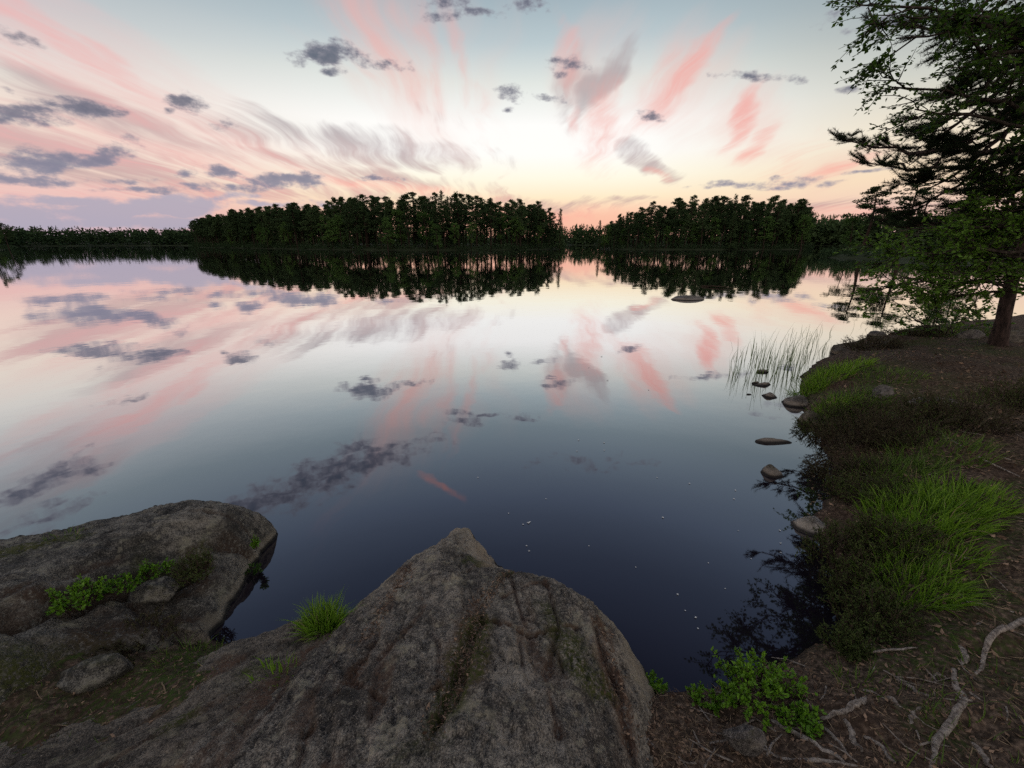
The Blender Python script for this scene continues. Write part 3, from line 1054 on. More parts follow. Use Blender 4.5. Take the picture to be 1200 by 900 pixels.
def rock_sheet(name, ctrl, x0, x1, y0, y1, step, mat, label, grain_dir, cracks=(), mossy=(), dirty=(), rough=1.0, cut=None, plates=0.0):
    f = RBF(ctrl)
    xs, ys = np.arange(x0, x1, step), np.arange(y0, y1, step)
    X, Y = np.meshgrid(xs, ys)
    Z = f(X, Y)
    ca, sa = math.cos(grain_dir), math.sin(grain_dir)
    U, V = X * ca + Y * sa, -X * sa + Y * ca                       # U along the foliation
    amp = smooth((Z + .25) / .3)
    Z = Z + rough * (.020 * fbm(X * 2.0 + 3, Y * 2.0, octs=3) + .012 * fbm(U * 6, V * 11 + 3, octs=4, gain=.6) + .007 * fbm(U * 24, V * 40, octs=3, gain=.65)
                  - .010 * smooth((np.abs(fbm(U * 3.1 + 2, V * 8 + 1, octs=4)) < .05) * 1.0))
    ridged = 1 - np.abs(fbm(U * 1.1 + 5, V * 5.5, octs=3))
    Z = Z - rough * .016 * smooth((ridged - .86) / .14) * smooth(.5 + 1.2 * fbm(X * 2.2 + 9, Y * 2.2, octs=2))
    if plates:
        q = (Z * 1.0 + V * .05 + .03 * fbm(U * 1.2, V * 2.5, octs=3)) / plates
        Z = Z + plates * .45 * (smooth((q - np.floor(q)) * 1.6) - (q - np.floor(q)))
    dirt = smooth((ridged - .80) / .16) * .7 * smooth(.5 + 1.2 * fbm(X * 2.2 + 9, Y * 2.2, octs=2))
    mo = np.zeros_like(X)
    wob = .03 * fbm(X * 6, Y * 6, octs=3)
    for line, wid, dep in cracks:
        d = polydist(line, X, Y) + wob * .8
        Z = Z - dep * np.exp(-(np.maximum(d, 0) / wid) ** 2)
        dirt = np.maximum(dirt, np.exp(-(np.maximum(d, 0) / (wid * 1.5)) ** 2))
    for line, wid in mossy:
        d = np.maximum(polydist(line, X, Y) + wob * 2, 0)
        mo = np.maximum(mo, np.exp(-(d / wid) ** 2))
    for line, wid in dirty:
        d = np.maximum(polydist(line, X, Y) + wob * 2, 0)
        dirt = np.maximum(dirt, np.exp(-(d / wid) ** 2))
    # a scaly broken lip just above the water
    Z = Z + .012 * rough * smooth((.2 - np.abs(Z - .05)) / .2) * vnoise(X * 30, Y * 30)
    G, _, _ = height(X, Y)
    keep = Z > np.maximum(G - .10, -.4)
    if cut is not None:
        keep &= cut(X, Y)
    o = grid_mesh(name, X, Y, Z, mat, keep, {'moss': mo, 'dirt': np.clip(dirt, 0, 1)})
    tag(o, label, 'rock')
    return o, f


# centre rock
C_CTRL = [W(545, 617, .10), W(517, 634, .10), W(488, 655, .10), W(562, 638, .14), W(572, 657, .10), W(470, 667, .12), W(440, 690, .15), W(412, 718, .17),
          W(390, 750, .22), W(340, 800, .32), W(275, 860, .42), W(215, 898, .46), W(545, 652, .25), W(540, 700, .40), W(530, 760, .51), W(505, 820, .59), W(475, 880, .64),
          W(598, 667, .25), W(645, 677, .29), W(690, 703, .29), W(722, 743, .25), W(742, 786, .17), W(640, 715, .39), W(640, 770, .49), W(692, 790, .41), W(620, 850, .60), W(712, 860, .42), W(736, 893, .38),
          (.3, .35, .68), (-.35, .35, .68), (0, -.3, .70), (.62, .3, .46), (.95, .35, .2), (-.9, .3, .5),
          under(545, 585, -.35), under(585, 635, -.30), under(625, 640, -.35), under(690, 660, -.35), under(740, 705, -.35), under(782, 770, -.28), under(490, 625, -.35), under(440, 660, -.32), under(400, 690, -.28),
          W(772, 808, -.05), W(784, 840, .0), W(792, 870, .03), W(802, 905, .05), W(748, 830, .24)]
c_moss = [([W(608, 668, .2)[:2], W(570, 700, .4)[:2], W(548, 760, .5)[:2], W(530, 810, .56)[:2], W(500, 860, .6)[:2]], .035), ([W(640, 715, .36)[:2], W(668, 760, .46)[:2], W(690, 800, .4)[:2]], .05),
          ([W(500, 860, .62)[:2], W(470, 890, .64)[:2]], .05), ([W(560, 655, .22)[:2], W(540, 668, .27)[:2]], .04)]
c_dirt = [([W(480, 680, .2)[:2], W(455, 710, .3)[:2], W(430, 750, .36)[:2]], .035), ([W(700, 740, .25)[:2], W(722, 800, .27)[:2], W(745, 880, .36)[:2]], .03), ([W(560, 700, .4)[:2], W(535, 800, .55)[:2]], .05)]
c_crack = [([W(612, 668, .2)[:2], W(572, 700, .4)[:2], W(548, 760, .5)[:2], W(532, 810, .56)[:2], W(498, 870, .62)[:2]], .013, .04),
           ([W(480, 676, .18)[:2], W(500, 720, .38)[:2], W(450, 770, .45)[:2]], .012, .02), ([W(585, 705, .38)[:2], W(640, 690, .27)[:2]], .010, .015),
           ([W(580, 662, .1)[:2], W(548, 672, .3)[:2]], .014, .025), ([W(640, 690, .3)[:2], W(655, 730, .41)[:2], W(640, 790, .52)[:2], W(655, 860, .56)[:2]], .008, .022), ([W(690, 720, .3)[:2], W(715, 790, .33)[:2], W(742, 880, .38)[:2]], .009, .026), ([W(560, 720, .44)[:2], W(620, 740, .46)[:2], W(690, 735, .33)[:2]], .006, .016),
           ([W(470, 700, .24)[:2], W(430, 770, .42)[:2], W(360, 860, .5)[:2]], .010, .028), ([W(410, 800, .45)[:2], W(470, 830, .58)[:2], W(540, 790, .53)[:2]], .006, .014)]
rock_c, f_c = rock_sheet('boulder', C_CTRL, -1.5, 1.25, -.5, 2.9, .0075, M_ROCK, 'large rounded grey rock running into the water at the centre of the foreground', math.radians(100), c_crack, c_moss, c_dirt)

# the slab to the left
S_CTRL = [W(-60, 660, .36), W(0, 642, .36), W(90, 627, .36), W(180, 604, .34), W(262, 589, .32), W(295, 601, .22), W(312, 613, .13), W(293, 643, .10), W(273, 682, .07), W(253, 722, .05),
          W(150, 634, .37), W(235, 618, .33), W(60, 668, .41), W(-30, 700, .44), W(150, 668, .27), W(240, 655, .18), W(90, 706, .32), W(10, 742, .40), W(-60, 760, .45), W(200, 700, .12), W(232, 730, .05),
          W(120, 740, .24), W(40, 780, .34), W(180, 760, .17), W(-70, 820, .42),
          under(262, 560, -.3), under(308, 580, -.3), under(330, 606, -.3), under(322, 645, -.3), under(302, 690, -.3), under(272, 740, -.25), under(180, 575, -.3), under(90, 596, -.3), under(0, 610, -.3), under(-90, 622, -.3),
          under(-160, 640, -.2), under(255, 762, -.1), under(200, 800, -.1), under(100, 840, .1), under(-40, 880, .2)]
s_moss = [([W(0, 655, .38)[:2], W(80, 632, .37)[:2]], .07), ([W(170, 655, .33)[:2], W(230, 660, .2)[:2]], .06), ([W(0, 800, .36)[:2], W(110, 790, .25)[:2]], .12)]
s_dirt = [([W(60, 705, .34)[:2], W(150, 690, .24)[:2], W(240, 690, .1)[:2]], .06), ([W(120, 745, .23)[:2], W(220, 745, .07)[:2]], .08)]
s_crack = [([W(-30, 745, .42)[:2], W(70, 712, .34)[:2], W(120, 692, .28)[:2], W(215, 662, .24)[:2]], .05, .15), ([W(262, 655, .12)[:2], W(298, 652, .05)[:2]], .02, .05), ([W(10, 700, .42)[:2], W(140, 652, .34)[:2]], .012, .018),
           ([W(150, 700, .24)[:2], W(190, 740, .13)[:2]], .02, .05)]
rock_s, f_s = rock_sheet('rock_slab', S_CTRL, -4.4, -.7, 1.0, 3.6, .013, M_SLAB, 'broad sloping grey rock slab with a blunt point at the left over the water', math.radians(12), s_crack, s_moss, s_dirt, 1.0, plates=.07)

# low brown ledge between them
L_CTRL = [W(349, 727, .07), W(302, 745, .08), W(262, 757, .05), W(332, 765, .19), W(282, 802, .28), W(232, 850, .37), W(165, 888, .43), W(100, 905, .45), W(225, 795, .20), W(170, 840, .29), W(100, 890, .36), W(385, 740, .16),
          (-.6, .5, .5), (-1.0, .4, .46), under(322, 712, -.3), under(280, 728, -.3), under(235, 745, -.28), under(370, 700, -.28), under(195, 790, .0), under(140, 830, .12), under(60, 880, .22)]
rock_l, f_l = rock_sheet('rock_ledge', L_CTRL, -2.0, -.5, .1, 2.1, .011, M_BROWN, 'low brown rock ledge in the gap left of the central rock', math.radians(62), (), [([W(200, 850, .36)[:2], W(300, 780, .26)[:2]], .04)],
                         [([W(390, 745, .2)[:2], W(330, 800, .31)[:2], W(250, 870, .42)[:2]], .06), ([W(180, 830, .28)[:2], W(260, 780, .2)[:2]], .04)])


def stone(name, px, py, w, h, dep, label, mat=None, z=0.0, rot=0.0, sink=.35, seed=0, peak=0.0, rough=.22, cat='stone', group=None):
    """a weathered stone seen with its foot at (px, py); sizes in metres"""
    rg = np.random.default_rng(seed + 100)
    bm = bmesh.new()
    bmesh.ops.create_icosphere(bm, subdivisions=5, radius=1)
    P = np.array([v.co[:] for v in bm.verts])
    off = rg.uniform(0, 50, 3)
    n = fbm(P[:, 0] * 1.2 + off[0], P[:, 1] * 1.2 + off[1], P[:, 2] * 1.2 + off[2], 3)
    n2 = fbm(P[:, 0] * 6 + off[1], P[:, 1] * 6, P[:, 2] * 6, 3)
    P = P * (1 + rough * n + .03 * n2)[:, None]
    for k in range(12):                                            # broken faces
        nn = unit(rg.normal(0, 1, 3)); lim = rg.uniform(.66, .93)
        over = np.maximum(P @ nn - lim, 0)
        P = P - over[:, None] * nn * .8
    P[:, 2] = np.where(P[:, 2] > 0, P[:, 2] + peak * np.exp(-((P[:, 0] + .35) ** 2) * 4) * P[:, 2], P[:, 2])
    P = P * np.array([w / 2, dep / 2, h])
    ca, sa = math.cos(rot), math.sin(rot)
    P = np.stack([P[:, 0] * ca - P[:, 1] * sa, P[:, 0] * sa + P[:, 1] * ca, P[:, 2]], 1)
    for v, p in zip(bm.verts, P):
        v.co = p
    me = bpy.data.meshes.new(name)
    bm.to_mesh(me); bm.free()
    for a in ('moss', 'dirt'):
        at = me.attributes.new(a, 'FLOAT', 'POINT')
        at.data.foreach_set('value', (smooth(P[:, 2] / h - .3) * (.5 if a == 'moss' else .2) * (n > 0)).astype(np.float32))
    me.polygons.foreach_set('use_smooth', np.ones(len(me.polygons), bool))
    me.materials.append(mat or M_STONE)
    o = bpy.data.objects.new(name, me)
    g = ground(px, py, z)
    o.location = (g[0], g[1] + dep * .4, g[2] - h * sink + .0)
    COL.objects.link(o)
    return tag(o, label, cat, group)


def mpp(px, py, z=0.0):
    """metres per photograph pixel at a point of the ground"""
    g = ground(px, py, z)
    return np.linalg.norm(ground(px + 1, py, z) - g)


for i, (px, py, wpx, h, ratio, rot, lab, kw) in enumerate([
    (808, 352, 52, .20, .55, 0, 'flat pale rock breaking the surface far out before the smaller island', dict(sink=.3, rough=.12)),
    (909, 560, 30, .10, .75, .2, 'rounded grey stone alone in the water off the bank', dict(sink=.3, peak=.2)),
    (908, 521, 58, .07, .30, -.12, 'long thin stone lying low in the water off the bank', dict(sink=.4, rough=.1)),
    (905, 467, 20, .10, .7, -.5, 'nearest of the small stones lined up below the reeds', dict(sink=.35)),
    (894, 453, 24, .09, .5, .1, 'middle one of the small stones lined up below the reeds', dict(sink=.4)),
    (895, 437, 16, .07, .5, 0, 'farthest of the small stones lined up below the reeds', dict(sink=.4)),
    (886, 450, 9, .05, .5, 0, 'tiny stone tip left of the stones below the reeds', dict(sink=.4)),
    (960, 628, 54, .15, .7, .1, 'pale stone at the water edge among dark bushes', dict(sink=.3, mat=M_PALE)),
    (940, 478, 36, .17, .8, .2, 'grey boulder at the water edge under green grass', dict(sink=.25)),
    (958, 500, 40, .15, .8, .5, 'boulder half covered by heather at the water edge', dict(sink=.25, mat=M_BROWN)),
    (1000, 418, 38, .32, .8, .1, 'angular brown stone at the point of the bank near the reeds', dict(sink=.25, mat=M_BROWN)),
    (1037, 396, 26, .22, .8, 0, 'mossy stone beyond the point of the bank', dict(sink=.3)),
    (878, 463, 6, .04, .6, 0, 'small pebble at the water line right of the lined up stones', dict(sink=.4)),
]):
    s = mpp(px, py)
    stone('stone', px, py, wpx * s, h, wpx * s * ratio, lab, seed=i, rot=rot, **kw)
for i, (px, py, z, wpx, h, ratio, lab, kw) in enumerate([
    (1042, 462, .40, 26, .10, .8, 'flat grey stone set in the bank above the green grass', dict()),
    (1105, 474, .42, 60, .06, .5, 'long flat stone lying in the path of needles', dict()),
    (1205, 402, .45, 50, .22, .6, 'stone right behind the foot of the pine', dict(mat=M_BROWN)),
    (1148, 396, .45, 30, .16, .6, 'mossy stone left of the foot of the pine', dict()),
    (95, 795, .30, 72, .075, .55, 'grey mossy rock in the hollow at lower left', dict(mat=M_SLAB, rot=.5, sink=.6)),
    (6, 775, .36, 44, .09, .5, 'pale broken block under the slab at the left edge', dict(mat=M_STONE)),
    (215, 752, .10, 42, .09, .6, 'dark stone wedged under the slab by the water', dict(mat=M_BROWN)),
    (170, 700, .22, 60, .08, .5, 'low stone below the bilberry leaves on the slab', dict(mat=M_SLAB)),
    (880, 870, .33, 50, .06, .5, 'smooth grey stone among the roots below the bilberry bush', dict(sink=.5)),
]):
    s = mpp(px, py, z)
    stone('stone', px, py, wpx * s, h, wpx * s * ratio, lab, seed=40 + i, z=z, **{**dict(sink=.25), **kw})
# ----------------------------------------------------------------------------
# the two trees on the bank
# ----------------------------------------------------------------------------
def curve(p0, p1, sag, n=8, rg=rng, wob=.06):
    p0, p1 = np.asarray(p0, float), np.asarray(p1, float)
    t = np.linspace(0, 1, n)[:, None]
    L = np.linalg.norm(p1 - p0)
    pts = p0 * (1 - t) + p1 * t + np.array([0, 0, 1.0]) * (sag * L * 4 * t * (1 - t))
    w = rg.normal(0, wob * L / 3, (n, 3)) * np.sin(np.pi * t)
    return pts + w


def at_curve(pts, t):
    s = t * (len(pts) - 1)
    i = int(min(len(pts) - 2, math.floor(s)))
    return pts[i] * (1 - (s - i)) + pts[i + 1] * (s - i), unit(pts[i + 1] - pts[i])


def leafy_twig(leaf, wood_, base, direc, L, rg, size=.055, n=11, droop=.25, varm=.5):
    d = unit(direc)
    pts = [np.asarray(base, float)]
    for k in range(4):
        d = unit(d + rg.normal(0, .16, 3) + np.array([0, 0, -droop * .25]))
        pts.append(pts[-1] + d * L / 4)
    pts = np.array(pts)
    wood_.tube(pts, [.006, .005, .004, .003, .0018], 3, cap=False)
    ts = rg.uniform(.12, 1.0, n)
    B = np.array([at_curve(pts, t)[0] for t in ts])
    D = np.array([at_curve(pts, t)[1] for t in ts])
    sd = unit(np.cross(D, np.array([0, 0, 1.0])) + rg.normal(0, .25, (n, 3)))
    sgn = np.where(np.arange(n) % 2 == 0, 1, -1)[:, None]
    ld = unit(D * .55 + sd * sgn * .8 + rg.normal(0, .28, (n, 3)) + np.array([0, 0, -.12]))
    ls = unit(np.cross(ld, np.array([0, 0, 1.0]) + rg.normal(0, .45, (n, 3))))
    S = size * rg.uniform(.6, 1.2, n)
    leaf.leaves(B + ld * .012, ld, ls, S, S * .72, np.clip(rg.normal(varm, .22, n), 0, 1), .12)


def leafy_spray(leaf, wood_, tip, root, rg, r=.5, n=9, size=.055, varm=.5, droop=.25, dens=11):
    """a branchlet with leafy twigs round its outer half"""
    br = curve(root, tip, .05, 7, rg, .12)
    L = np.linalg.norm(np.asarray(tip) - np.asarray(root))
    wood_.tube(br, np.linspace(.006 + .006 * L, .004, 7), 4, cap=False)
    for k in range(n):
        t = rg.uniform(.35, 1.0)
        p, d = at_curve(br, t)
        side = unit(np.cross(d, [0, 0, 1.0])) * rg.choice([-1, 1]) * rg.uniform(.3, 1.1)
        leafy_twig(leaf, wood_, p, unit(d * .8 + side + rg.normal(0, .3, 3)), r * rg.uniform(.45, 1.0), rg, size, dens, droop, varm)


def pine_spray(ndl, wood_, tip, root, rg, r=.35, n=9, varm=.45):
    br = curve(root, tip, -.06, 6, rg, .10)
    L = np.linalg.norm(np.asarray(tip) - np.asarray(root))
    wood_.tube(br, np.linspace(.006 + .008 * L, .004, 6), 4, cap=False)
    ends = []
    for k in range(n):
        t = rg.uniform(.35, 1.0)
        p, d = at_curve(br, t)
        side = unit(np.cross(d, [0, 0, 1.0])) * rg.choice([-1, 1]) * rg.uniform(.3, 1.0)
        e = p + unit(d + side + np.array([0, 0, rg.uniform(.0, .45)])) * r * rg.uniform(.3, 1)
        wood_.tube([p, (p + e) / 2 + [0, 0, -.015], e], [.005, .004, .003], 3, cap=False)
        ends.append((p, e))
    ends.append((br[-2], br[-1]))
    for p, e in ends:
        d = unit(e - p)
        m = 64
        u = rg.uniform(.25, 1.08, m)[:, None]
        b = p * (1 - u) + e * u
        nd = unit(d * .75 + unit(rg.normal(0, 1, (m, 3))) * .95 + np.array([0, 0, .18]))
        ndl.needles(b, nd, rg.uniform(.045, .075, m), .0055, np.clip(rg.normal(varm, .2, m), 0, 1))


def trunk_tube(mb, pts, radii, sides, rg, rough=.08):
    """a trunk with a furrowed outline"""
    m0 = MB()
    m0.tube(pts, radii, sides)
    V = m0.v[0]
    c = np.repeat(np.asarray(pts), sides, 0)
    dv = V - c
    r = np.linalg.norm(dv, axis=1, keepdims=True)
    n = fbm(V[:, 0] * 22, V[:, 1] * 22, V[:, 2] * 5, 3)[:, None]
    V = c + dv * (1 + rough * n)
    mb.add(V, m0.f[0])


# Scots pine with the leaning trunk
rg = np.random.default_rng(31)
pb = ground(1170, 402, .50)
PB = np.array([pb[0], pb[1], hz(pb[0], pb[1])])
pine = thing('pine_tree', 'leaning pine with reddish trunk on the right bank, its dark needled boughs over the water', 'tree', PB)
zz = np.linspace(-.25, 10.0, 64)
axis = lambda z: np.array([-.16 * z + .011 * z * z + .03 * math.sin(z * 1.3), .05 * math.sin(z * .7), z])
tr = MB()
trunk_tube(tr, [axis(z) for z in zz], .090 * (1 - zz / 13) + .03 * np.exp(-np.maximum(zz, 0) * 6) + .0, 22, rg, .10)
tr.build('trunk', M_PBARK, pine, True)
crown, limbs = MB(), []


def prel(px, py, depth):
    return away(px, py, depth) - PB


pine_limbs = []   # (tip, height on the trunk)
for px, py, dep, zh in [(1046, 172, 6.0, 4.3), (1042, 205, 6.3, 3.9), (1050, 222, 5.9, 3.5), (1062, 150, 6.5, 4.6), (1036, 246, 6.7, 3.2), (1062, 262, 6.2, 2.7), (1085, 290, 6.6, 2.1), (1105, 312, 6.3, 1.9),
                        (1072, 128, 5.9, 5.0), (1110, 92, 5.8, 5.9), (1060, 60, 6.2, 6.1), (1095, 40, 6.0, 6.4), (1120, 190, 5.4, 4.2), (1140, 250, 5.5, 3.0), (1150, 300, 5.9, 2.2), (1165, 215, 5.3, 3.8),
                        (1130, 130, 5.5, 5.1), (1170, 150, 5.6, 4.9), (1175, 280, 7.6, 2.4), (1120, 280, 7.5, 2.6), (1090, 245, 7.4, 3.1)]:
    pine_limbs.append((prel(px + 36, py, dep), zh))
for k in range(13):                                               # the rest of the crown, right and behind
    a = rg.uniform(-1.2, 1.9)
    z = rg.uniform(2.2, 9.4)
    L = (3.2 * (1 - max(0, z - 4) / 7.5)) * rg.uniform(.6, 1.0)
    pine_limbs.append((axis(z) + np.array([L * math.cos(a), L * math.sin(a), L * rg.uniform(-.05, .3)]), z))
for i, (tip, zh) in enumerate(pine_limbs):
    lm = MB()
    root = axis(zh)
    pts = curve(root, tip, -.05, 10, rg, .07)
    L = np.linalg.norm(tip - root)
    lm.tube(pts, np.linspace(.018 + .011 * L, .008, 10), 6)
    nsp = int(6 + 3.0 * L)
    for k in range(nsp):
        t = rg.uniform(.22, 1.0) if k > 2 else rg.uniform(.85, 1.0)
        p, d = at_curve(pts, t)
        side = unit(np.cross(d, [0, 0, 1.0])) * rg.choice([-1, 1])
        ln = rg.uniform(.25, .75) * (1.15 - .55 * t)
        pine_spray(crown, lm, p + unit(d * .7 + side * rg.uniform(.3, 1) + np.array([0, 0, rg.uniform(-.12, .35)])) * ln, p, rg, .30, 8, rg.uniform(.25, .6))
    lm.build('limb', M_PBARK, pine, True)
crown.build('crown', M_NEEDLE, pine)

# alder: its stem stands just right of the view and its branches reach in
rg = np.random.default_rng(57)
ax_, ay_ = 6.75, 4.55
AB = np.array([ax_, ay_, hz(ax_, ay_)])
alder = thing('alder_tree', 'leafy alder on the right bank whose branches reach in from the right edge', 'tree', AB)
axa = lambda z: np.array([-.03 * z + .05 * math.sin(z), .04 * z, z])
zz = np.linspace(-.2, 8.5, 40)
tr = MB()
trunk_tube(tr, [axa(z) for z in zz], .12 * (1 - zz / 9.5) + .05 * np.exp(-np.maximum(zz, 0) * 5) + .004, 16, rg, .06)
tr.build('trunk', M_ABARK, alder, True)
crown = MB()
arel = lambda px, py, dep: away(px, py, dep) - AB
A_L = [(980, 6, 4.9, 2.6, .42), (1022, 45, 4.8, 2.5, .4), (1016, 102, 5.0, 2.1, .42), (1044, 128, 4.9, 2.0, .4), (1062, 20, 4.7, 3.0, .4), (1120, 30, 4.9, 3.2, .42), (1010, -25, 5.0, 3.1, .4),
       (1160, 70, 4.6, 2.9, .42), (1180, 20, 4.8, 3.4, .42), (1090, -10, 4.9, 3.4, .45), (1190, 110, 4.7, 2.5, .42), (1175, 175, 5.0, 1.9, .38), (1196, 235, 4.9, 1.6, .38)]
A_B = [(1050, 268, 5.4, 1.35, .36), (1040, 298, 5.3, 1.2, .34), (1022, 338, 5.4, .95, .30), (1062, 330, 5.2, 1.05, .34), (1085, 268, 5.3, 1.4, .36), (1105, 300, 5.2, 1.15, .38), (1110, 255, 5.5, 1.5, .36), (1140, 268, 5.2, 1.4, .38), (1150, 300, 5.3, 1.15, .38),
       (1180, 265, 5.2, 1.4, .38), (1090, 335, 5.3, .95, .34), (1130, 325, 5.1, 1.0, .34), (1080, 300, 5.6, 1.2, .36), (1165, 318, 5.4, 1.0, .34), (1190, 300, 5.1, 1.15, .36), (1055, 352, 5.5, .85, .28), (1120, 235, 5.4, 1.6, .3), (1185, 215, 5.2, 1.8, .36)]
for lst, vm, n1 in ((A_L, .25, 12), (A_B, .88, 13)):
    for px, py, dep, zh, r in lst:
        lm = MB()
        tip, root = arel(px + (28 if lst is A_L else 14), py, dep), axa(max(.6, zh * 1.0))
        pts = curve(root, tip, .06, 12, rg, .05)
        L = np.linalg.norm(tip - root)
        lm.tube(pts, np.linspace(.012 + .009 * L, .006, 12), 6)
        for k in range(int(2.5 + (1.7 if lst is A_L else 2.3) * L)):
            t = 1.0 - .62 * rg.uniform(0, 1) ** 1.3
            p, d = at_curve(pts, min(t, .999))
            side = unit(np.cross(d, [0, 0, 1.0])) * rg.choice([-1, 1])
            ln = rg.uniform(.2, .55)
            leafy_spray(crown, lm, p + unit(d * .8 + side * rg.uniform(.2, 1) + rg.normal(0, .25, 3)) * ln, p, rg, r, 7, .047, vm, .2, n1 + 5)
        lm.build('limb', M_ABARK, alder, True)
for k in range(16):
    a = rg.uniform(-1.3, 1.3)
    z = rg.uniform(1.8, 8.2)
    L = 2.6 * (1 - max(0, z - 3.5) / 6.5) * rg.uniform(.5, 1)
    tip, root = axa(z + .5) + np.array([L * math.cos(a), L * math.sin(a), L * .3]), axa(z)
    lm = MB()
    pts = curve(root, tip, .05, 8, rg, .05)
    lm.tube(pts, np.linspace(.02 + .008 * L, .006, 8), 5)
    for q in range(8):
        p, d = at_curve(pts, rg.uniform(.35, .999))
        leafy_spray(crown, lm, p + unit(d + rg.normal(0, .6, 3)) * rg.uniform(.25, .6), p, rg, .45, 5, .062, .35, .2, 9)
    lm.build('limb', M_ABARK, alder, True)
M_ALDERMIX = leaf_mat('alder_leaf_mixed', (.010, .028, .005), (.12, .23, .028), .42, .5)
crown.build('crown', M_ALDERMIX, alder)
# ----------------------------------------------------------------------------
# plants of the bank and rocks
# ----------------------------------------------------------------------------
def surf(px, py):
    """point of the ground sheet seen at (px, py)"""
    z = .3
    for _ in range(8):
        g = ground(px, py, z)
        z = z * .4 + .6 * max(hz(g[0], g[1]), -.05)
    return ground(px, py, z)


def tuft(px, py, h, spread, n, label, mat=None, z=None, seed=0, lean=.34, w=.006, var=.5, name='grass_tuft', cat='grass'):
    rg = np.random.default_rng(seed + 500)
    n = int(n * .72)
    p = surf(px, py) if z is None else ground(px, py, z)
    a = rg.uniform(0, 6.283, n)
    r = spread * np.sqrt(rg.uniform(0, 1, n))
    b = np.stack([r * np.cos(a), r * np.sin(a), np.zeros(n)], 1)
    if z is None:
        hh = height(b[:, 0] + p[0], b[:, 1] + p[1])[0]
        b[:, 2] = np.maximum(hh, -.05) - p[2] - .01
    ou = np.stack([np.cos(a), np.sin(a), 0 * a], 1) * (r / spread)[:, None]
    dr = unit(ou * .45 + rg.normal(0, .22, (n, 3)) + np.array([0, 0, 1.0]))
    bend = (ou * .4 + rg.normal(0, .6, (n, 3)) * [1, 1, .15]) * lean * rg.uniform(.3, 1.3, (n, 1)) + np.array([0, 0, -.12])
    mb = MB()
    mb.blades(b, dr, bend, h * rg.uniform(.5, 1.05, n), w * 1.5, np.where(rg.uniform(0, 1, n) < .05, 1.6, np.clip(rg.normal(var, .25, n), 0, 1)), 4)
    o = mb.build(name, mat or M_GRASS)
    o.location = p
    return tag(o, label, cat)


def bush(name, px, py, h, spread, stems, leaves, label, cat, mleaf, size, seed=0, z=None, droop=.1, leafw=.6, var=.5, up=1.0, mstem=None):
    """many thin branching stems carrying small leaves; stem and foliage are parts"""
    rg = np.random.default_rng(seed + 900)
    p = surf(px, py) if z is None else ground(px, py, z)
    t = thing(name, label, cat, p)
    st, lf = MB(), MB()
    for k in range(stems):
        a = rg.uniform(0, 6.283)
        r = spread * math.sqrt(rg.uniform(0, 1))
        b = np.array([r * .55 * math.cos(a), r * .55 * math.sin(a), 0])
        b[2] = (max(hz(b[0] + p[0], b[1] + p[1]), -.05) - p[2] - .01) if z is None else -.01
        L = h * rg.uniform(.55, 1.1) * (1 - .35 * r / spread)
        e = b + np.array([r * .6 * math.cos(a) + rg.normal(0, .1) * L, r * .6 * math.sin(a) + rg.normal(0, .1) * L, L * up])
        pts = curve(b, e, .0, 6, rg, .12)
        st.tube(pts, np.linspace(.0035, .0012, 6), 3, cap=False)
        twigs = [(pts, .35)]
        for q in range(3):
            s, d = at_curve(pts, rg.uniform(.3, .85))
            e2 = s + unit(d + rg.normal(0, .55, 3)) * L * rg.uniform(.2, .42)
            tw = curve(s, e2, .0, 4, rg, .1)
            st.tube(tw, np.linspace(.002, .001, 4), 3, cap=False)
            twigs.append((tw, .1))
        for tw, t0 in twigs:
            n = max(2, int(leaves * rg.uniform(.7, 1.3) / len(twigs)))
            ts = rg.uniform(t0, 1, n)
            B = np.array([at_curve(tw, x)[0] for x in ts]); D = np.array([at_curve(tw, x)[1] for x in ts])
            ld = unit(D * .6 + rg.normal(0, .6, (n, 3)) + np.array([0, 0, .15]))
            ls = unit(np.cross(ld, rg.normal(0, .5, (n, 3)) + np.array([0, 0, 1.0])))
            S = size * rg.uniform(.6, 1.25, n)
            lf.leaves(B, ld, ls, S, S * leafw, np.clip(rg.normal(var, .22, n) + .25 * (ts - .6), 0, 1), .15)
    st.build('stem', mstem or M_TWIG, t)
    lf.build('foliage', mleaf, t)
    return t


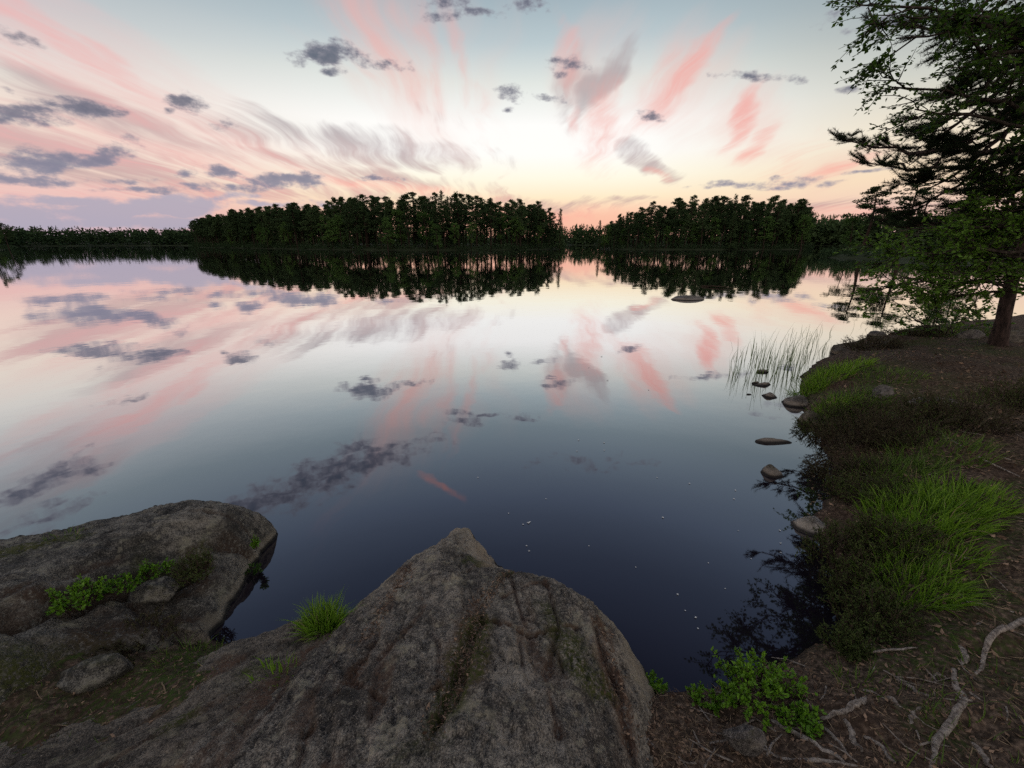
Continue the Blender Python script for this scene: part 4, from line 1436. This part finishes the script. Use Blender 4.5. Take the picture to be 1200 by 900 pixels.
for i, (px, py, h, sp, n, lab, kw) in enumerate([
    (380, 738, .22, .070, 950, 'bright green grass tuft in the cleft beside the central rock', dict(z=.13, w=.0045, var=.75, lean=.2)),
    (322, 792, .10, .08, 90, 'low yellowish grass tuft lower down the cleft', dict(z=.27, w=.004)),
    (486, 672, .07, .04, 70, 'little grass tuft growing on top of the central rock', dict(z=.19, w=.003, var=.7)),
    (222, 772, .12, .13, 150, 'thin grass below the slab near the dark gap of water', dict(w=.003, mat=M_SEDGE)),
    (72, 633, .05, .10, 120, 'short grass along the top edge of the slab', dict(z=.38, w=.003, mat=M_SEDGE)),
    (1080, 605, .25, .30, 1300, 'largest bright grass clump in the middle of the bank', dict(w=.006, lean=.26, var=.45)),
    (1125, 585, .22, .24, 800, 'grass clump uphill of the largest bright clump', dict(w=.006, lean=.26)),
    (1066, 690, .23, .20, 900, 'bright grass clump nearest the camera on the bank', dict(w=.005, lean=.26, var=.45)),
    (1098, 650, .22, .18, 480, 'small grass clump between the two big bright clumps', dict(w=.005, lean=.26)),
    (1045, 555, .25, .28, 650, 'dull green sedge clump behind the largest bright clump', dict(mat=M_SEDGE, w=.005)),
    (1100, 525, .23, .34, 560, 'loose sedge clump among heather up the bank', dict(mat=M_SEDGE, w=.005)),
    (944, 463, .26, .16, 320, 'grass tuft on the boulder nearest the water', dict(w=.006, var=.6)),
    (968, 445, .30, .26, 520, 'bright grass tuft on the point below the reeds', dict(w=.007, var=.65)),
    (990, 432, .24, .3, 420, 'grass fringe just above the angular brown stone', dict(w=.007, var=.6)),
    (1002, 472, .22, .34, 560, 'grass patch inland of the water edge boulder', dict(mat=M_SEDGE, w=.006)),
    (1040, 440, .13, .36, 620, 'thin grass at the rim of the bare point', dict(mat=M_SEDGE, w=.006)),
    (1120, 392, .22, .6, 500, 'grass strip at the far rim left of the pine foot', dict(w=.01, mat=M_SEDGE)),
    (1005, 800, .10, .09, 90, 'short dark grass tuft above the roots by the bilberry bush', dict(w=.004, mat=M_SEDGE)),
    (1125, 690, .12, .10, 70, 'small sparse grass tuft on bare soil right of the nearest clump', dict(w=.004)),
    (1145, 700, .08, .06, 40, 'tiniest sparse tuft on bare soil at the right', dict(w=.004)),
    (1100, 838, .05, .05, 90, 'dark mossy tuft beside the long curved root', dict(w=.004, mat=M_SEDGE)),
    (978, 478, .20, .22, 420, 'bright grass behind the grey boulder at the water edge', dict(w=.006, var=.55)),
    (1012, 498, .18, .20, 360, 'dull green grass between heather bushes near the far point', dict(w=.005, mat=M_SEDGE)),
    (1048, 625, .20, .16, 380, 'green grass on the water side of the largest bright clump', dict(w=.005)),
    (1160, 470, .14, .3, 300, 'thin grass beside the path at the right', dict(w=.004, mat=M_SEDGE)),
    (225, 865, .05, .05, 60, 'small tuft in the soil beside the brown ledge', dict(w=.003, mat=M_SEDGE)),
]):
    tuft(px, py, h, sp, n, lab, seed=i, **kw)

for i, (px, py, h, sp, st, lv, lab, kw) in enumerate([
    (890, 814, .155, .19, 74, 34, 'bright green bilberry bush at the water edge below the dark bushes', dict(var=.72)),
    (825, 820, .09, .06, 16, 26, 'small bilberry sprig left of the bright bush', dict(var=.6)),
    (765, 808, .10, .06, 20, 26, 'bilberry sprig against the right flank of the central rock', dict(var=.45)),
    (940, 852, .07, .06, 14, 20, 'little green sprig below the bright bilberry bush', dict(var=.6)),
    (92, 708, .13, .105, 34, 28, 'bright bilberry bush on the left slab', dict(z=.32, var=.5)),
    (140, 690, .09, .09, 22, 24, 'creeping bilberry leaves right of the bush on the slab', dict(z=.28, var=.3)),
    (182, 672, .09, .08, 18, 22, 'bilberry sprig in the middle of the slab', dict(z=.25, var=.35)),
    (299, 640, .09, .035, 8, 20, 'single bilberry sprig near the point of the slab', dict(z=.13, var=.55)),
]):
    bush('bilberry_bush', px, py, h, sp, st, lv, lab, 'bush', M_BILB, .020, seed=i, **kw)
bush('heather_bush', 232, 676, .17, .10, 40, 44, 'tall thin heather sprig standing on the slab', 'heather', M_HEATH, .014, seed=40, z=.22, leafw=.35)
bush('heather_bush', 165, 752, .10, .16, 50, 34, 'brown withered heather in the hollow below the slab', 'heather', M_HEATHB, .014, seed=41, z=.18, leafw=.35)
bush('dark_sprig', 296, 668, .10, .04, 7, 16, 'dark leafy sprig hanging out over the water from the slab', 'sprig', M_ALDER, .024, seed=42, z=.03, up=.15)
for i, (px, py, h, sp, br, lab) in enumerate([
    (962, 505, .26, .34, 0, 'dark heather bush above the covered boulder at the water'),
    (1002, 520, .42, .45, 1, 'wide brown heather bush in the middle of the water edge'),
    (1000, 490, .24, .34, 0, 'dark heather bush inland of the water edge boulder'),
    (1040, 512, .40, .45, 1, 'tall brown heather bush above the sedge'),
    (985, 560, .34, .36, 1, 'heather bush overhanging the water by the floating leaves'),
    (1012, 585, .34, .32, 0, 'dark heather bush left of the largest bright grass clump'),
    (985, 655, .30, .26, 0, 'dark heather bush behind the pale stone in the water'),
    (1000, 700, .34, .24, 0, 'bushy heather hanging over the water near the camera'),
    (1022, 735, .30, .20, 0, 'heather bush at the inner corner of the bay'),
    (1040, 640, .30, .26, 0, 'heather between the two big bright grass clumps'),
    (1130, 500, .40, .50, 1, 'dark brown heather bush up the bank near the path'),
    (1085, 490, .32, .40, 0, 'heather bush beside the long flat stone'),
    (1196, 478, .42, .40, 0, 'dark round bush at the right edge of the view'),
    (1022, 408, .34, .55, 1, 'brown heather on the far point beside the angular stone'),
    (1072, 396, .30, .60, 1, 'low heather behind the bare point'),
    (990, 760, .16, .12, 0, 'low heather sprig at the foot of the bushy heather'),
]):
    bush('heather_bush', px, py, h * .78, sp * .8, int(50 + 170 * sp), 38, lab, 'heather', M_HEATHB if br else M_HEATH, .018, seed=60 + i, leafw=.38)

# young alder at the far rim
p = surf(1105, 392)
t = thing('alder_sapling', 'young alder with airy leaves against the bright water left of the pine trunk', 'sapling', p)
rg = np.random.default_rng(5)
st, lf = MB(), MB()
for px, py in [(1070, 352), (1062, 372), (1085, 340), (1100, 348), (1120, 352), (1140, 345), (1150, 362), (1095, 368), (1128, 374), (1078, 384), (1110, 330), (1155, 380), (1040, 350), (1030, 366)]:
    tip = away(px, py, p[1] + rg.uniform(-.6, .5)) - p
    leafy_spray(lf, st, tip, np.array([rg.normal(0, .1), 0, -.05]), rg, .5, 8, .075, .5, .1, 9)
st.build('stem', M_ABARK, t)
lf.build('foliage', M_ALDERL, t)

# reeds, each stalk on its own
rg = np.random.default_rng(15)
spots = []
for cx, cy, sx, sy, n, h0 in [(905, 432, 22, 13, 46, .85), (938, 420, 16, 9, 26, .8), (862, 432, 8, 12, 14, .7), (885, 420, 12, 9, 14, .75), (960, 412, 16, 7, 20, .7), (950, 392, 22, 5, 14, .5), (1015, 384, 14, 4, 12, .6), (1035, 378, 8, 3, 8, .5), (878, 445, 18, 6, 6, .45),
                              (930, 440, 8, 8, 14, .6)]:
    for k in range(n):
        g = ground(cx + rg.normal(0, sx * .6), cy + rg.normal(0, sy * .6))
        spots.append((g, h0 * rg.uniform(.45, 1.15)))
for g, h in spots:
    mb = MB()
    a = rg.uniform(0, 6.283)
    ben = np.array([math.cos(a), math.sin(a), 0]) * rg.uniform(.02, .22)
    nb = rg.integers(1, 3)
    mb.blades(np.array([[0, 0, -.15]] * nb), unit(rg.normal(0, .07, (nb, 3)) + [0, 0, 1.0]), np.array([ben] * nb) + rg.normal(0, .05, (nb, 3)), (h + .15) * rg.uniform(.6, 1, nb), .011, rg.uniform(.2, .9), 5)
    if rg.uniform() < .12:
        mb.tube([[0, 0, -.1], [0, 0, h * .7]], [.003, .002], 4)
    o = mb.build('reed_stalk', M_REED)
    o.location = (g[0], g[1], 0)
    tag(o, 'thin green reed stalk standing in the shallow water off the point', 'reed', 'reeds standing in the shallow water off the point')
# ----------------------------------------------------------------------------
# roots, twigs, litter, floating bits
# ----------------------------------------------------------------------------
rg = np.random.default_rng(99)


def ground_tube(name, px_pts, wpx, mat, label, cat, lift=.05, seed=0, straight=False, n=26, knob=.2):
    r_ = np.random.default_rng(seed + 10)
    P = np.array([surf(*p) for p in px_pts])
    s = np.r_[0, np.cumsum(np.linalg.norm(np.diff(P, axis=0), axis=1))]
    u = np.linspace(0, s[-1], n)
    # smooth through the points
    X = np.stack([np.interp(u, s, P[:, k]) for k in range(3)], 1)
    for _ in range(4):
        X[1:-1] = (X[:-2] + 2 * X[1:-1] + X[2:]) / 4
    rad = mpp(*px_pts[len(px_pts) // 2], .35) * wpx * (.5 if straight else .37)
    tt = np.linspace(0, 1, n)
    R = rad * (.35 + .65 * np.sin(np.pi * np.clip(tt * .9 + .1, 0, 1)) ** .8) * (1 + knob * fbm(tt * 9, tt * 0 + seed, octs=3))
    X[:, :2] += .5 * rad * np.stack([fbm(tt * 6, tt * 0 + seed + 3, octs=3), fbm(tt * 6, tt * 0 + seed + 7, octs=3)], 1)
    if not straight:
        Z = height(X[:, 0], X[:, 1])[0]
        X[:, 2] = Z + rad * lift + rad * .8 * fbm(tt * 3, tt * 0 + seed, octs=2)
        X[0, 2] -= rad * 1.8; X[-1, 2] -= rad * 1.8
    else:
        X[:, 2] += rad * lift
    mb = MB()
    mb.tube(X, R, 9)
    o = mb.build(name, mat, None, True, origin=X[n // 2])
    return tag(o, label, cat)


for i, (pts, w, lab) in enumerate([
    ([(1215, 715), (1180, 735), (1160, 752), (1150, 770), (1146, 795)], 9, 'pale root curving in from the right edge'),
    ([(1117, 780), (1121, 800), (1132, 825), (1118, 845), (1098, 865), (1088, 905)], 11, 'long pale winding root running to the bottom edge'),
    ([(900, 842), (935, 862), (965, 878), (995, 897)], 9, 'grey root slanting down from the bilberry bush'),
    ([(1018, 815), (1000, 828), (980, 836), (960, 842)], 11, 'short thick grey root right of the bilberry bush'),
    ([(1012, 808), (1032, 815), (1062, 832)], 9, 'thick root running right from the short thick grey root'),
    ([(880, 868), (905, 885), (950, 892), (1012, 899)], 7, 'thin root along the bottom edge below the bilberry bush'),
    ([(990, 842), (998, 862), (1006, 875), (1010, 882)], 9, 'stubby root below the short thick grey root'),
    ([(1066, 850), (1070, 838), (1078, 828)], 7, 'small root stub left of the long winding root'),
    ([(1012, 862), (1035, 876), (1048, 896)], 8, 'dark root half buried left of the long winding root'),
    ([(1128, 758), (1130, 768), (1127, 778)], 9, 'root end poking out above the long winding root'),
    ([(1050, 796), (1070, 806), (1090, 818)], 7, 'pale root slanting down toward the long winding root'),
    ([(955, 842), (980, 866), (1000, 892)], 6, 'thin root crossing under the stubby root'),
    ([(1140, 870), (1150, 885), (1162, 903)], 8, 'faint root near the bottom right corner'),
    ([(1090, 795), (1100, 790), (1110, 795)], 5, 'small arched root above the mossy tuft'),
]):
    ground_tube('tree_root', pts, w, M_ROOT, lab, 'root', seed=i)
for i, (pts, w, lab) in enumerate([
    ([(882, 858), (905, 885)], 2.2, 'thin straight twig on the soil below the bilberry bush'),
    ([(1020, 765), (1075, 760)], 3, 'dead twig lying by the corner of the bay'),
    ([(1085, 785), (1098, 800)], 2.6, 'short pale twig by the upper end of the winding root'),
    ([(1135, 812), (1150, 822)], 3, 'pale twig right of the winding root'),
    ([(1100, 645), (1125, 655), (1150, 657)], 2.5, 'twig on bare soil right of the grass clumps'),
    ([(1095, 505), (1150, 540), (1195, 560)], 2.5, 'long dry twig across the needle path'),
    ([(1010, 555), (1040, 575)], 2.5, 'dry twig sticking through the heather'),
    ([(40, 795), (42, 812), (50, 820)], 1.6, 'thin bent straw at lower left'),
    ([(2, 895), (14, 878)], 3, 'pale stick at the lower left corner'),
    ([(190, 800), (194, 812)], 1.8, 'short pale straw below the slab'),
    ([(120, 850), (185, 826)], 1.8, 'long thin straw across the soil at lower left'),
]):
    ground_tube('twig', pts, w, M_STRAW if i in (7, 9, 10) else M_ROOT, lab, 'twig', lift=1.0, seed=i + 40, straight=True, n=10, knob=.1)

# thin branch floating behind the flat rock
g0, g1 = ground(822, 336), ground(858, 338)
mb = MB()
mb.tube(curve(g0 + [0, 0, .02], g1 + [0, 0, .03], .02, 10, rg, .03), np.linspace(.035, .015, 10), 6)
mb.tube([g0 * .5 + g1 * .5 + [0, 0, .02], g0 * .4 + g1 * .6 + [.1, .1, .16]], [.015, .006], 5)
tag(mb.build('floating_branch', M_TWIG, None, True, origin=g0), 'thin branch floating behind the flat rock far out', 'branch')

# white petals on the water
for px, py, s in [(613, 615, 1), (619, 613, 1.4), (621, 612, .8), (617, 640, .7), (620, 646, .8), (777, 607, 1.3), (794, 697, 1), (815, 724, 1), (818, 737, .9), (803, 716, .6), (708, 519, 1), (678, 516, 1), (676, 529, .9), (808, 567, .9), (862, 575, .9), (860, 585, .9), (915, 637, 1),
                  (915, 648, .8), (914, 622, 1), (708, 528, .7), (705, 418, 1), (712, 446, 1), (690, 431, .7), (760, 457, .9), (596, 602, .6), (640, 585, .6), (745, 665, .6), (830, 660, .6), (770, 560, .6), (560, 560, .6), (865, 622, .6), (880, 655, .6), (690, 640, .5), (850, 690, .6)]:
    g = ground(px, py)
    mm = mpp(px, py)
    n = 5
    a = rg.uniform(0, 6.28) + np.arange(n) * 2 * np.pi / n
    mb = MB()
    d_ = np.stack([np.cos(a), np.sin(a), .18 + 0 * a], 1)
    sd_ = np.stack([-np.sin(a), np.cos(a), 0 * a], 1)
    L = mm * 1.1 * s * rg.uniform(.7, 1.3, n) + .002
    mb.leaves(np.zeros((n, 3)), unit(d_), sd_, L, L * .7, .5)
    o = mb.build('floating_petal', M_PETAL)
    o.location = (g[0], g[1], .003)
    tag(o, 'tiny white petal floating on the dark still water', 'petal', 'white petals scattered on the water')


def flakes(name, P, rg, size, mats, label, cat, kind='stuff', thin=.5):
    mb = MB()
    n = len(P)
    d_ = unit(rg.normal(0, 1, (n, 3)) * [1, 1, .22])
    s_ = unit(np.cross(d_, rg.normal(0, .35, (n, 3)) + [0, 0, 1.0]))
    L = size * rg.uniform(.5, 1.5, n)
    mb.leaves(P, d_, s_, L, L * thin, np.clip(rg.beta(1.2, 2.4, n), 0, 1), .2)
    o = mb.build(name, mats)
    tag(o, label, cat, kind=kind)
    return o


def sample(n, seed, amin, amax, rmin, rmax):
    r_ = np.random.default_rng(seed)
    a = np.radians(r_.uniform(amin, amax, n))
    r = np.exp(r_.uniform(math.log(rmin), math.log(rmax), n))
    x, y = r * np.sin(a), r * np.cos(a)
    z, s0, _ = height(x, y)
    ok = s0 > .03
    return np.stack([x, y, z], 1)[ok], r_


P_, r_ = sample(18000, 1, 12, 75, .7, 14)
flakes('leaf_litter', P_ + [0, 0, .004], r_, .022 * np.clip(np.linalg.norm(P_[:, :2], axis=1) / 2.2, .8, 2.2), M_DEAD, 'brown fallen leaves covering the soil of the right bank', 'leaf litter')
P_, r_ = sample(17000, 2, 12, 75, .7, 12)
flakes('pine_needles', P_ + [0, 0, .006], r_, .055 * np.clip(np.linalg.norm(P_[:, :2], axis=1) / 2.5, .7, 1.8), M_STRAW, 'dry needles and straw strewn over the right bank', 'needles', thin=.05)
P_, r_ = sample(5000, 3, -75, -28, .7, 3.2)
flakes('leaf_litter', P_ + [0, 0, .004], r_, .014, M_DEAD, 'brown fallen leaves in the hollow at lower left', 'leaf litter')
P_, r_ = sample(1600, 4, -75, -28, .7, 3.2)
flakes('pine_needles', P_ + [0, 0, .006], r_, .04, M_STRAW, 'dry needles in the hollow at lower left', 'needles', thin=.06)

# needles caught in the creases of the rocks
pts = []
for line in [l for l, w_ in c_dirt] + [l for l, w_ in c_moss[:1]]:
    for (x0, y0), (x1, y1) in zip(line[:-1], line[1:]):
        m = int(420 * math.hypot(x1 - x0, y1 - y0)) + 10
        u = rg.uniform(0, 1, m)
        pts.append(np.stack([x0 + (x1 - x0) * u + rg.normal(0, .022, m), y0 + (y1 - y0) * u + rg.normal(0, .022, m)], 1))
XY = np.concatenate(pts)


def on_mesh(o, XY):
    from mathutils.bvhtree import BVHTree
    me_ = o.data
    bvh = BVHTree.FromPolygons([v.co[:] for v in me_.vertices], [p.vertices[:] for p in me_.polygons])
    res = []
    for x, y in XY:
        h_ = bvh.ray_cast(Vector((x, y, 3)), Vector((0, 0, -1)))
        if h_[0] is not None:
            res.append(h_[0][:])
    return np.array(res)


P_ = on_mesh(rock_c, XY)
flakes('rock_litter', P_ + [0, 0, .003], rg, .013, M_DEAD, 'bits of leaves caught in the creases of the central rock', 'leaf litter')
P_ = on_mesh(rock_c, XY[rg.permutation(len(XY))[:240]])
flakes('rock_needles', P_ + [0, 0, .004], rg, .032, M_STRAW, 'dry needles caught in the creases of the central rock', 'needles', thin=.07)

# grass and moss that no one could count
P_, r_ = sample(16000, 5, 22, 75, 1.4, 13)
k = smooth(.25 + 1.4 * fbm(P_[:, 0] * 1.1, P_[:, 1] * 1.1, octs=3)) > r_.uniform(.15, 1, len(P_))
s0_ = sdf(BANK, P_[:, 0], P_[:, 1])
k &= r_.uniform(0, 1, len(P_)) < np.exp(-s0_ / .9) + .04
P_ = P_[k]
n = len(P_)
mb = MB()
mb.blades(P_ - [0, 0, .01], unit(r_.normal(0, .3, (n, 3)) + [0, 0, 1.0]), r_.normal(0, .35, (n, 3)) * [1, 1, .1], r_.uniform(.04, .13, n), .005, np.clip(r_.normal(.4, .2, n), 0, 1), 3)
tag(mb.build('grass', M_SEDGE), 'short sparse grass over the rim of the right bank', 'grass', kind='stuff')
P_, r_ = sample(14000, 6, -75, -30, .75, 3.0)
k = fbm(P_[:, 0] * 2.6, P_[:, 1] * 2.6, octs=3) > r_.uniform(-.3, .5, len(P_))
P_ = P_[k]
n = len(P_)
mb = MB()
mb.blades(P_ - [0, 0, .005], unit(r_.normal(0, .5, (n, 3)) + [0, 0, 1.0]), r_.normal(0, .4, (n, 3)) * [1, 1, .1], r_.uniform(.008, .04, n), .0035, np.clip(r_.normal(.3, .2, n), 0, 1), 2)
tag(mb.build('moss', M_SEDGE), 'moss and fine grass over the hollow at lower left', 'moss', kind='stuff')

# leaves afloat in the sheltered corner of the bay
m = 260
q = np.array([ground(x, y) for x, y in zip(rg.normal(978, 16, m), rg.normal(598, 24, m))])
flakes('floating_leaves', np.c_[q[:, :2], np.full(m, .004)], rg, .03, M_STRAW, 'pale dead leaves afloat below the overhanging heather', 'floating leaves')

# small sticks strewn over the soil
P_, r_ = sample(420, 8, 14, 72, .8, 9)
mb = MB()
for p_ in P_:
    a = r_.uniform(0, 6.28); L = r_.uniform(.04, .16)
    d_ = np.array([math.cos(a), math.sin(a), 0]) * L
    q_ = p_ + d_
    q_[2] = max(hz(q_[0], q_[1]), 0)
    mid = (p_ + q_) / 2 + [r_.normal(0, .06) * L, r_.normal(0, .06) * L, .004]
    mb.tube([p_ + [0, 0, .004], mid, q_ + [0, 0, .005]], np.array([.0032, .0028, .0015]) * r_.uniform(.6, 1.4), 4, r_.uniform(0, 1))
tag(mb.build('sticks', M_ROOT), 'small dead sticks strewn over the soil of the right bank', 'sticks', kind='stuff')
